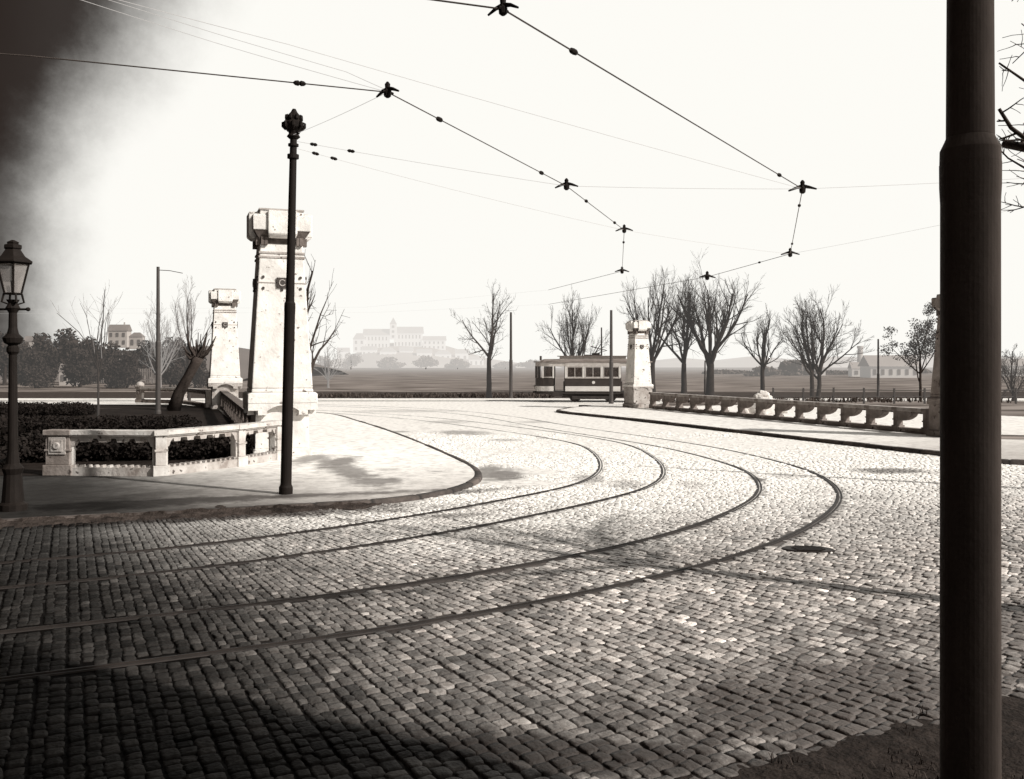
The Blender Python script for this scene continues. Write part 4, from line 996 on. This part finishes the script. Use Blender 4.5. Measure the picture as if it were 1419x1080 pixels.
SM = (M['shed_wall'], M['shed_roof'], M['shed_pane'])
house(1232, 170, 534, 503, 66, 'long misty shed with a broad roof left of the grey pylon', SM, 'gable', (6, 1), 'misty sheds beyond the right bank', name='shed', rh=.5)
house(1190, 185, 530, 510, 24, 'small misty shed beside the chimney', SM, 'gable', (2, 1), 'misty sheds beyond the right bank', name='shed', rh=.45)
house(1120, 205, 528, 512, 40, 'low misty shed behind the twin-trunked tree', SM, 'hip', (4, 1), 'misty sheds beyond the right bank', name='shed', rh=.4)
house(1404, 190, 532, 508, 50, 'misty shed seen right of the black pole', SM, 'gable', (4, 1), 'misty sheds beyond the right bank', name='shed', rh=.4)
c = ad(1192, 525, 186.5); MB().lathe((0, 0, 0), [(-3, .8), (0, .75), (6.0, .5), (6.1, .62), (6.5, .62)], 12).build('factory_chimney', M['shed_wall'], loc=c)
tag(bpy.data.objects['factory_chimney'], 'thin misty chimney above the small shed', 'chimney')
LM = (M['wall_far'], M['roof_far'], M['pane_far'])
house(166, 172, 480, 450, 26, 'pale house on the left skyline between dark trees', LM, 'gable', (3, 2), 'small pale houses on the left', rh=.3, chimney=True)
house(190, 168, 482, 461, 18, 'small pale house right of the skyline house', LM, 'hip', (2, 1), 'small pale houses on the left', rh=.3)
house(46, 165, 488, 466, 20, 'pale gabled house near the street lamp', LM, 'gable', (2, 1), 'small pale houses on the left', rh=.35)
house(96, 108, 532, 504, 22, 'low white cottage in the dark field on the left', LM, 'gable', (2, 1), 'small pale houses on the left', rh=.4)
# paling fence on the left
root = empty('paling_fence', ((110 - CX) / F * 118, 118, -.02), 0, 'pale paling fence crossing the field left of the thin garden pole', 'fence')
mb = MB(); L = 150 / F * 118
for z in (.5, 1.5): mb.box((L / 2, 0, z), (L, .06, .1))
mb.build('rail', M['wood_fence'], root)
mb = MB()
for k in range(60):
    mb.box((L * k / 60, -.07, .95 + random.uniform(-.05, .05)), (.12, .04, 1.9))
M['paling'] = mat('grey_paling', .1, .2, scale=2, haze=.12, hazev=.6); mb.build('paling', M['paling'], root)
for k in range(7): MB().box((L * k / 6, .08, 1.0), (.16, .12, 2.1)).build('post', M['wood_fence'], root)
# rail fence on the right bank
root = empty('rail_fence', (15.2, 54.6, .1), 0, 'low rail fence with many posts behind the right parapet', 'fence')
pm = None
for k in range(16):
    if pm is None: o = MB().box((0, 0, .45), (.09, .09, .95)).build('post', M['iron_far'], root); pm = o.data
    else: o = bpy.data.objects.new('post', pm); COL.objects.link(o); o.parent = root
    o.location = (k * 1.75, -.03 * k, random.uniform(-.03, .03))
for z in (.42, .8): MB().tube([(0, 0, z), (26.3, -.45, z)], .022, 5).build('rail', M['iron_far'], root)
# mound of rubble
mb = MB(); rd = random.Random(9); cx_, cy_ = (1048 - CX) / F * 41.5, 41.5
for k in range(60):
    a = rd.uniform(0, 6.28); q = rd.random() ** .7; s = rd.uniform(.08, .22)
    mb.sphere((math.cos(a) * q * 1.1, math.sin(a) * q * .6, (1 - q) * .95 + .1 + rd.uniform(-.05, .05)), s, 6, 5, (1, .9, .75))
mb.sphere((0, 0, .0), 1, 12, 8, (1.0, .6, .85))
o = mb.build('rubble_heap', M['rubble'], loc=(cx_ + .7, cy_ + 1.6, .1)); tag(o, 'pale heap of stones just behind the middle of the right parapet', 'rubble heap')

# rough clods and weeds at the edge of the far verge
gpx = [(random.uniform(-16, 3), random.uniform(66, 72), 0) for _ in range(700)] + [(random.uniform(9, 30), random.uniform(56, 59), .1) for _ in range(400)]
grass('weeds', gpx, .3, M['grass'], 'rough weeds along the far edge of the street', .03)
gpx = []
for k in range(900):
    p = KL[random.randint(60, len(KL) // 2)]; gpx.append((p[0] + random.gauss(-.1, .25), p[1] + random.gauss(.1, .3), .07))
rr = []
for k in range(260): q = G(random.uniform(430, 540), random.uniform(632, 690)); rr.append((q[0], q[1], .075))

# ------------------------------------------------------------------ tram
tr = empty('tram', (1.5, 60.3, .02), R(-5), 'dark tram with a pale waist band waiting behind the right pylon', 'tram')
L = 7.35; Wd = 2.1; tr.scale = (1, 1, .93)
def bx(n, c, d, m, p=tr, bev=.01): return MB().box(c, d).build(n, m, p, bevel=bev)
# x runs from the front (0) to the right; platform 0..1.7, saloon 1.7..7.7, platform ..9.4
def rounded(n, z0, z1, grow_=0, m=None, thick=.0):
    mb = MB(); pl = []
    for k in range(9):
        a = math.pi / 2 + math.pi * k / 8; pl.append((.55 + (.6 + grow_) * math.cos(a), (Wd / 2 + grow_) * math.sin(a)))
    for k in range(9):
        a = -math.pi / 2 + math.pi * k / 8; pl.append((L - .55 + (.6 + grow_) * math.cos(a), (Wd / 2 + grow_) * math.sin(a)))
    nn = len(pl); mb.add([(x, y, z0) for x, y in pl] + [(x, y, z1) for x, y in pl], [tuple(range(nn))[::-1], tuple(range(nn, 2 * nn))] + [(i, (i + 1) % nn, (i + 1) % nn + nn, i + nn) for i in range(nn)])
    return mb.build(n, m, tr)
rounded('underframe', .55, .70, -.02, M['tram_under'])
# body sides: lower pale band and upper dark panel, with door gaps
for s in (-1, 1):
    y = s * Wd / 2
    for (x0, x1) in ((1.95, L - 1.95),):
        bx('waist_band', ((x0 + x1) / 2, y, .90), (x1 - x0, .06, .34), M['tram_light']); bx('side_panel', ((x0 + x1) / 2, y, 1.33), (x1 - x0, .05, .52), M['tram_dark'])
        bx('window_sill', ((x0 + x1) / 2, y + s * .02, 1.625), (x1 - x0, .09, .05), M['tram_frame'])
        bx('lintel', ((x0 + x1) / 2, y, 2.55), (x1 - x0, .06, .28), M['tram_frame'])
    for k in range(4):
        x = 1.99 + k * (L - 1.95 - 1.99) / 3 - (.03 if k else 0)
        bx('window_pillar', (x, y + s * .005, 2.03), (.13, .075, .76), M['tram_light'])
    for k in range(3):
        w = (L - 1.95 - 1.99) / 3; xc = 1.99 + w * (k + .5)
        fr = MB(); 
        for (cx2, cz2, dx2, dz2) in ((0, .345, w - .16, .05), (0, -.345, w - .16, .05), (-(w - .2) / 2, 0, .05, .64), ((w - .2) / 2, 0, .05, .64), (0, 0.0, .04, .64)): fr.box((cx2, 0, cz2), (dx2, .045, dz2))
        f = fr.build('window', M['tram_frame'], tr, loc=(xc, y, 2.03)); MB().box((0, 0, 0), (w - .22, .012, .64)).build('pane', M['tramglass'], f)
# platform aprons (rounded ends)
for e in (0, 1):
    for (z0, z1, m, n) in ((.73, 1.07, 'tram_light', 'apron_band'), (1.072, 1.62, 'tram_dark', 'apron_panel'), (2.42, 2.68, 'tram_frame', 'cab_lintel')):
        mb = MB(); pl = []
        for k in range(13):
            a = math.pi / 2 + math.pi * k / 12; x = .55 + .55 * math.cos(a); y = Wd / 2 * math.sin(a); pl.append((x if not e else L - x, y))
        vs = []
        if n == 'cab_lintel': pl = [(1.95 if not e else L - 1.95, Wd / 2)] + pl + [(1.95 if not e else L - 1.95, -Wd / 2)]
        else: pl = [(1.22 if not e else L - 1.22, Wd / 2)] + pl + [(1.22 if not e else L - 1.22, -Wd / 2)]
        for x, y in pl:
            ix = x + (.05 if not e else -.05) * (1 if abs(y) < Wd / 2 - .01 else 0); iy = y * .95
            vs += [(x, y, z0), (x, y, z1), (ix, iy, z1), (ix, iy, z0)]
        fs = []
        for i in range(len(pl) - 1):
            for j in range(4): fs.append((i * 4 + j, i * 4 + (j + 1) % 4, (i + 1) * 4 + (j + 1) % 4, (i + 1) * 4 + j))
        mb.add(vs, fs); mb.build(n, M[m], tr)
    for k, a in enumerate((90, 125, 160, 200, 235, 270)):
        x = .55 + .53 * math.cos(R(a)); y = Wd / 2 * .985 * math.sin(R(a)); x = x if not e else L - x
        MB().box((x, y, 2.035), (.08, .08, .83)).build('cab_post', M['tram_light'] if k in (0, 5) else M['tram_dark'], tr)
    for s in (-1, 1):
        xs1 = 1.2 if not e else L - 1.2; xm = .88 if not e else L - .88
        MB().box((xs1, s * Wd / 2 * .985, 2.035), (.09, .08, .83)).build('cab_post', M['tram_light'], tr)
        f = MB().box((xm, s * Wd / 2 * .985, 1.68), (.56, .05, .07)).build('cab_window', M['tram_frame'], tr); MB().box((xm, s * Wd / 2 * .985, 2.06), (.54, .012, .7)).build('pane', M['tramglass'], f)
    for a0, a1 in ((125, 160), (160, 200), (200, 235)):
        q = []
        for a in (a0 + 3, a1 - 3): x = .55 + .53 * math.cos(R(a)); q.append((x if not e else L - x, Wd / 2 * .985 * math.sin(R(a))))
        MB().add([(q[0][0], q[0][1], 1.64), (q[1][0], q[1][1], 1.64), (q[1][0], q[1][1], 2.44), (q[0][0], q[0][1], 2.44)], [(0, 1, 2, 3)]).build('windscreen', M['tramglass'], tr)
    xe = -.02 if not e else L + .02
    MB().tube([(xe + (.06 if not e else -.06), 0, 1.0), (xe - (.08 if not e else -.08), 0, 1.0)], [.13, .12], 14).build('headlight', M['tram_frame'], tr)
    MB().box((xe, 0, .64), (.2, 1.2, .12)).build('buffer', M['tram_under'], tr, bevel=.02)
    MB().box((.35 if not e else L - .35, 0, 2.98), (.1, .9, .3)).build('destination_box', M['tram_dark'], tr)
    for s in (-1, 1): MB().box((1.42 if not e else L - 1.42, s * 1.0, .42), (.75, .3, .05)).box((1.42 if not e else L - 1.42, s * 1.12, .56), (.75, .03, .3)).build('step', M['tram_under'], tr)
    bx('bulkhead', (1.92 if not e else L - 1.92, 0, 1.63), (.06, 1.98, 1.8), M['tram_dark'])
# roof
rounded('roof_edge', 2.685, 2.76, .06, M['tram_roof'])
mb = MB(); n = 10
for (x0, x1, hw, z0, hh) in ((.35, L - .35, .98, 2.762, .16),):
    vs = []; 
    for x in (x0, x0 + .25, x1 - .25, x1):
        f = .55 if x in (x0, x1) else 1
        for k in range(n + 1):
            a = math.pi * k / n; vs.append((x, hw * math.cos(a) * (.9 if f < 1 else 1), z0 + hh * f * math.sin(a)))
    fs = [(j * (n + 1) + k, (j + 1) * (n + 1) + k, (j + 1) * (n + 1) + k + 1, j * (n + 1) + k + 1) for j in range(3) for k in range(n)] + [tuple(range(n + 1)), tuple(reversed(range(3 * (n + 1), 4 * (n + 1))))]
    mb.add(vs, fs)
mb.build('roof', M['tram_roof'], tr)
cl = MB().box((L / 2, 0, 2.99), (4.2, 1.1, .2)).build('clerestory', M['tram_frame'], tr); MB().box((L / 2, 0, 3.115), (4.5, 1.3, .05)).build('clerestory_roof', M['tram_roof'], cl, bevel=.01)
tb = MB().box((L / 2, 0, 3.18), (1.1, .7, .08)).build('trolley_base', M['tram_under'], tr)
mb = MB()
for s in (-1, 1): mb.tube([(L / 2, s * .3, 3.22), (L / 2 + .9, s * .45, 3.5), (L / 2 - .1, s * .5, 3.78)], .025, 6)
mb.tube([(L / 2 - .1, -.6, 3.78), (L / 2 - .1, .6, 3.78)], .03, 6); mb.box((L / 2 + .2, 0, 3.27), (.5, .5, .12)); mb.build('bow_collector', M['tram_under'], tb)
for s in (-1, 1): MB().tube([(L / 2 + .05, s * (Wd / 2 + .02), 1.33), (L / 2 + .05, s * (Wd / 2 + .035), 1.33)], .10, 14).build('crest', M['tram_light'], tr)
# truck
MB().box((L / 2, -.72, .42), (3.9, .08, .2)).box((L / 2, .72, .42), (3.9, .08, .2)).box((L / 2, 0, .4), (1.2, 1.5, .3)).box((L / 2, -.95, .30), (2.6, .04, .22)).build('truck', M['tram_under'], tr)
for x in (L / 2 - 1.1, L / 2 + 1.1):
    for s in (-1, 1): MB().tube([(x, s * .66, .37), (x, s * .78, .37)], .38, 20).build('wheel', M['tram_under'], tr)
bx('floor', (L / 2, 0, .71), (L - 1.3, Wd - .1, .03), M['tram_under'])
for s in (-1, 1): bx('bench', (L / 2, s * .75, 1.1), (3.7, .5, .6), M['tram_dark'])

# ------------------------------------------------------------------ street lamp at left
lx, ly = -7.98, 15.0
lamp = empty('street_lamp', (lx, ly, .07), 0, 'old gas street lamp with a glazed lantern at the left edge', 'street lamp'); lamp.scale = (1.1, 1.1, .955)
MB().lathe((0, 0, 0), [(0, .2), (.1, .2), (.14, .15), (.6, .12), (.7, .15), (.78, .09), (1.0, .07), (2.6, .055), (2.65, .085), (2.72, .085), (2.76, .06), (3.0, .055)], 14).build('post', M['iron'], lamp, smooth=False)
mb = MB().lathe((0, 0, 0), [(2.76, .06), (2.8, .12), (2.88, .14), (2.95, .08), (3.05, .06), (3.3, .055), (3.38, .1), (3.46, .06), (3.52, .09)], 14)
mb.tube([(-.22, 0, 3.36), (.22, 0, 3.36)], .018, 8)
for s in (-1, 1): mb.sphere((s * .22, 0, 3.36), .035, 8, 6)
for k in range(4):
    a = k * math.pi / 2 + .785; c, s_ = math.cos(a), math.sin(a)
    mb.tube([(c * .05, s_ * .05, 3.44), (c * .15, s_ * .15, 3.48), (c * .12, s_ * .12, 3.62)], .016, 6)
mb.build('bracket', M['iron'], lamp)
lan = MB()
zb0, zb1 = 3.62, 4.12; rb, rt = .125, .235
for k in range(6):
    a = k * math.pi / 3; a2 = a + math.pi / 3
    lan.tube([(rb * math.cos(a), rb * math.sin(a), zb0), (rt * math.cos(a), rt * math.sin(a), zb1)], .013, 5)
    for r_, z in ((rb, zb0), (rt, zb1)): lan.tube([(r_ * math.cos(a), r_ * math.sin(a), z), (r_ * math.cos(a2), r_ * math.sin(a2), z)], .014, 5)
lf = lan.build('lantern_frame', M['iron'], lamp)
MB().tube_rings([(0, 0, zb0 + .01), (0, 0, zb1 - .01)], [rb - .012, rt - .012], 6).build('lantern_glass', M['lampglass'], lf)
MB().lathe((0, 0, 0), [(zb1 + .015, rt + .05), (zb1 + .04, rt + .05), (zb1 + .12, .18), (zb1 + .24, .11), (zb1 + .26, .13), (zb1 + .31, .13), (zb1 + .33, .08), (zb1 + .36, .09), (zb1 + .40, .02)], 6).build('lantern_roof', M['iron'], lf)
MB().tube([(0, 0, zb0), (0, 0, zb0 + .22)], [.02, .03], 6).build('burner', M['iron'], lf)

# ------------------------------------------------------------------ near tree at right and one behind the camera
tree((6.5, 8.4, 0), 'large bare tree at the right edge whose fine twigs hang into the upper corner', M['bark'], M['twig'], None, seed=207, H=9.0, fork=.44, nl=15, width=None, r0=.17, ang=(35, 80), kids_=(7, 6, 5, 4), levels=4, segs=5, curve=.17, up=.05, rmin=.006, ratio=.52,
     clip=lambda p: p.z > 4.1 and (p.x + 6.5) > 4.36 + .50 * p.y)

# ------------------------------------------------------------------ unseen house added behind the camera to shade the near left stones
M['added_house_wall'] = mat('added_house_plaster', .25, .35, scale=2, bump=.3); M['slate'] = mat('added_house_slate', .05, .1, scale=3, bump=.4); M['pane'] = mat('added_house_pane', .02, .04, rough=.15)
root = empty('town_house', (7.6, -5.3, 0), 0, 'unseen plastered house added behind the camera on the right to cast shade', 'building')
MB().box((0, 0, 7), (7, 9, 14)).build('wall', M['added_house_wall'], root)  # walls of the added house
rf = MB().add([(-3.6, -4.6, 14.01), (3.6, -4.6, 14.01), (3.6, 4.6, 14.01), (-3.6, 4.6, 14.01), (0, -2, 16), (0, 1, 16)], [(3, 2, 1, 0), (0, 1, 4), (1, 2, 5, 4), (2, 3, 5), (3, 0, 4, 5)]).build('roof', M['slate'], root)
MB().box((1.0, -2, 15.8), (.9, .6, 1.8)).build('chimney', M['added_house_wall'], rf)
for i in range(3):
    for j in range(4):
        f = MB().box((0, 0, 0), (1.2, .12, 1.8)).build('window', M['stone'], root, loc=(-2.2 + i * 2.2, 4.53, 2.0 + j * 3.3)); MB().box((0, .05, 0), (.95, .06, 1.55)).build('pane', M['pane'], f)  # windows of the added house
        f = MB().box((0, 0, 0), (.12, 1.2, 1.8)).build('window', M['stone'], root, loc=(-3.53, -2.8 + i * 2.8, 2.0 + j * 3.3)); MB().box((-.05, 0, 0), (.06, .95, 1.55)).build('pane', M['pane'], f)  # side windows of the added house
# ------------------------------------------------------------------ world, sun, camera
w = bpy.data.worlds.new('World'); sc.world = w; w.use_nodes = True; nt = w.node_tree
bg = nt.nodes['Background']; bg.inputs['Strength'].default_value = 1.0
SUNDIR = Vector((.87, -.49, 0)).normalized(); EL = R(35)
az = math.atan2(SUNDIR.x, SUNDIR.y)
sky = nd(nt, 'ShaderNodeTexSky'); sky.sky_type = 'NISHITA'; sky.sun_disc = False; sky.sun_elevation = EL; sky.sun_rotation = az; sky.dust_density = 4
bw = nd(nt, 'ShaderNodeRGBToBW'); nt.links.new(sky.outputs['Color'], bw.inputs['Color'])
sky_s = nd(nt, 'ShaderNodeMath', operation='MULTIPLY'); nt.links.new(bw.outputs['Val'], sky_s.inputs[0]); sky_s.inputs[1].default_value = .05
tc = nd(nt, 'ShaderNodeTexCoord'); sp = nd(nt, 'ShaderNodeSeparateXYZ'); nt.links.new(tc.outputs['Generated'], sp.inputs[0])
nz = nd(nt, 'ShaderNodeTexNoise'); nz.inputs['Scale'].default_value = 3.2; nz.inputs['Detail'].default_value = 5; nt.links.new(tc.outputs['Generated'], nz.inputs['Vector'])
# bright overcast bank: in front and low; dimmer overhead and behind
def mrng(v, a, b, c, d, mode='SMOOTHSTEP'):
    m = nd(nt, 'ShaderNodeMapRange', interpolation_type=mode); m.inputs['From Min'].default_value = a; m.inputs['From Max'].default_value = b
    m.inputs['To Min'].default_value = c; m.inputs['To Max'].default_value = d; nt.links.new(v, m.inputs['Value']); return m.outputs['Result']
def mth(op, a, b):
    m = nd(nt, 'ShaderNodeMath', operation=op)
    for i, v in enumerate((a, b)):
        if hasattr(v, 'links'): nt.links.new(v, m.inputs[i])
        else: m.inputs[i].default_value = v
    return m.outputs[0]
hz = mrng(sp.outputs['Z'], .44, .85, 1.0, .22)
fr = mrng(sp.outputs['Y'], .1, .75, .42, 1.0)
bank = mth('MULTIPLY', mth('MULTIPLY', hz, fr), 1.25)
# made-up dark cloud painting left-edge darkness into the sky, by direction and height
az_ = mth('ARCTAN2', sp.outputs['X'], sp.outputs['Y'])
nz2 = nd(nt, 'ShaderNodeTexNoise'); nz2.inputs['Scale'].default_value = 14; nz2.inputs['Detail'].default_value = 9; nz2.inputs['Roughness'].default_value = .72; nt.links.new(tc.outputs['Generated'], nz2.inputs['Vector'])
nzs = mth('ADD', mth('MULTIPLY', mth('SUBTRACT', nz.outputs['Fac'], .5), .16), mth('MULTIPLY', mth('SUBTRACT', nz2.outputs['Fac'], .5), .06))
a2 = mth('ADD', az_, nzs)
a2 = mth('SUBTRACT', a2, mth('MULTIPLY', mth('MAXIMUM', mth('SUBTRACT', sp.outputs['Z'], .16), 0.0), .62))
left = mrng(a2, -.535, -.385, .02, 1.0)
left2 = mth('MULTIPLY', left, mrng(mth('ADD', az_, mth('MULTIPLY', nzs, .4)), -.51, -.44, .3, 1.0))
tot = mth('MULTIPLY', mth('MINIMUM', mth('ADD', bank, sky_s.outputs[0]), .985), left2)
cc = nd(nt, 'ShaderNodeMix', data_type='RGBA'); cc.inputs['A'].default_value = (.022, .0148, .0120, 1); cc.inputs['B'].default_value = (1.0, .985, .935, 1)
nt.links.new(tot, cc.inputs['Factor']); nt.links.new(cc.outputs['Result'], bg.inputs['Color'])

sl = bpy.data.lights.new('Sun', 'SUN'); sl.energy = 5.0; sl.angle = R(1.2); sl.color = (1, .965, .91)
so = bpy.data.objects.new('Sun', sl); COL.objects.link(so)
dirv = Vector((SUNDIR.x * math.cos(EL), SUNDIR.y * math.cos(EL), math.sin(EL)))
so.rotation_euler = dirv.to_track_quat('Z', 'Y').to_euler(); so.location = dirv * 60

cam = bpy.data.cameras.new('Camera'); co = bpy.data.objects.new('Camera', cam); COL.objects.link(co)
co.location = (0, 0, EH); co.rotation_euler = (R(90), 0, 0)
cam.sensor_fit = 'HORIZONTAL'; cam.sensor_width = 36; cam.lens = F / 1419 * 36; cam.shift_y = -(540 - HY) / 1419
cam.clip_end = 6000; cam.clip_start = .05; sc.camera = co
sc.view_settings.view_transform = 'Standard'; sc.view_settings.look = 'None'; sc.view_settings.exposure = 0
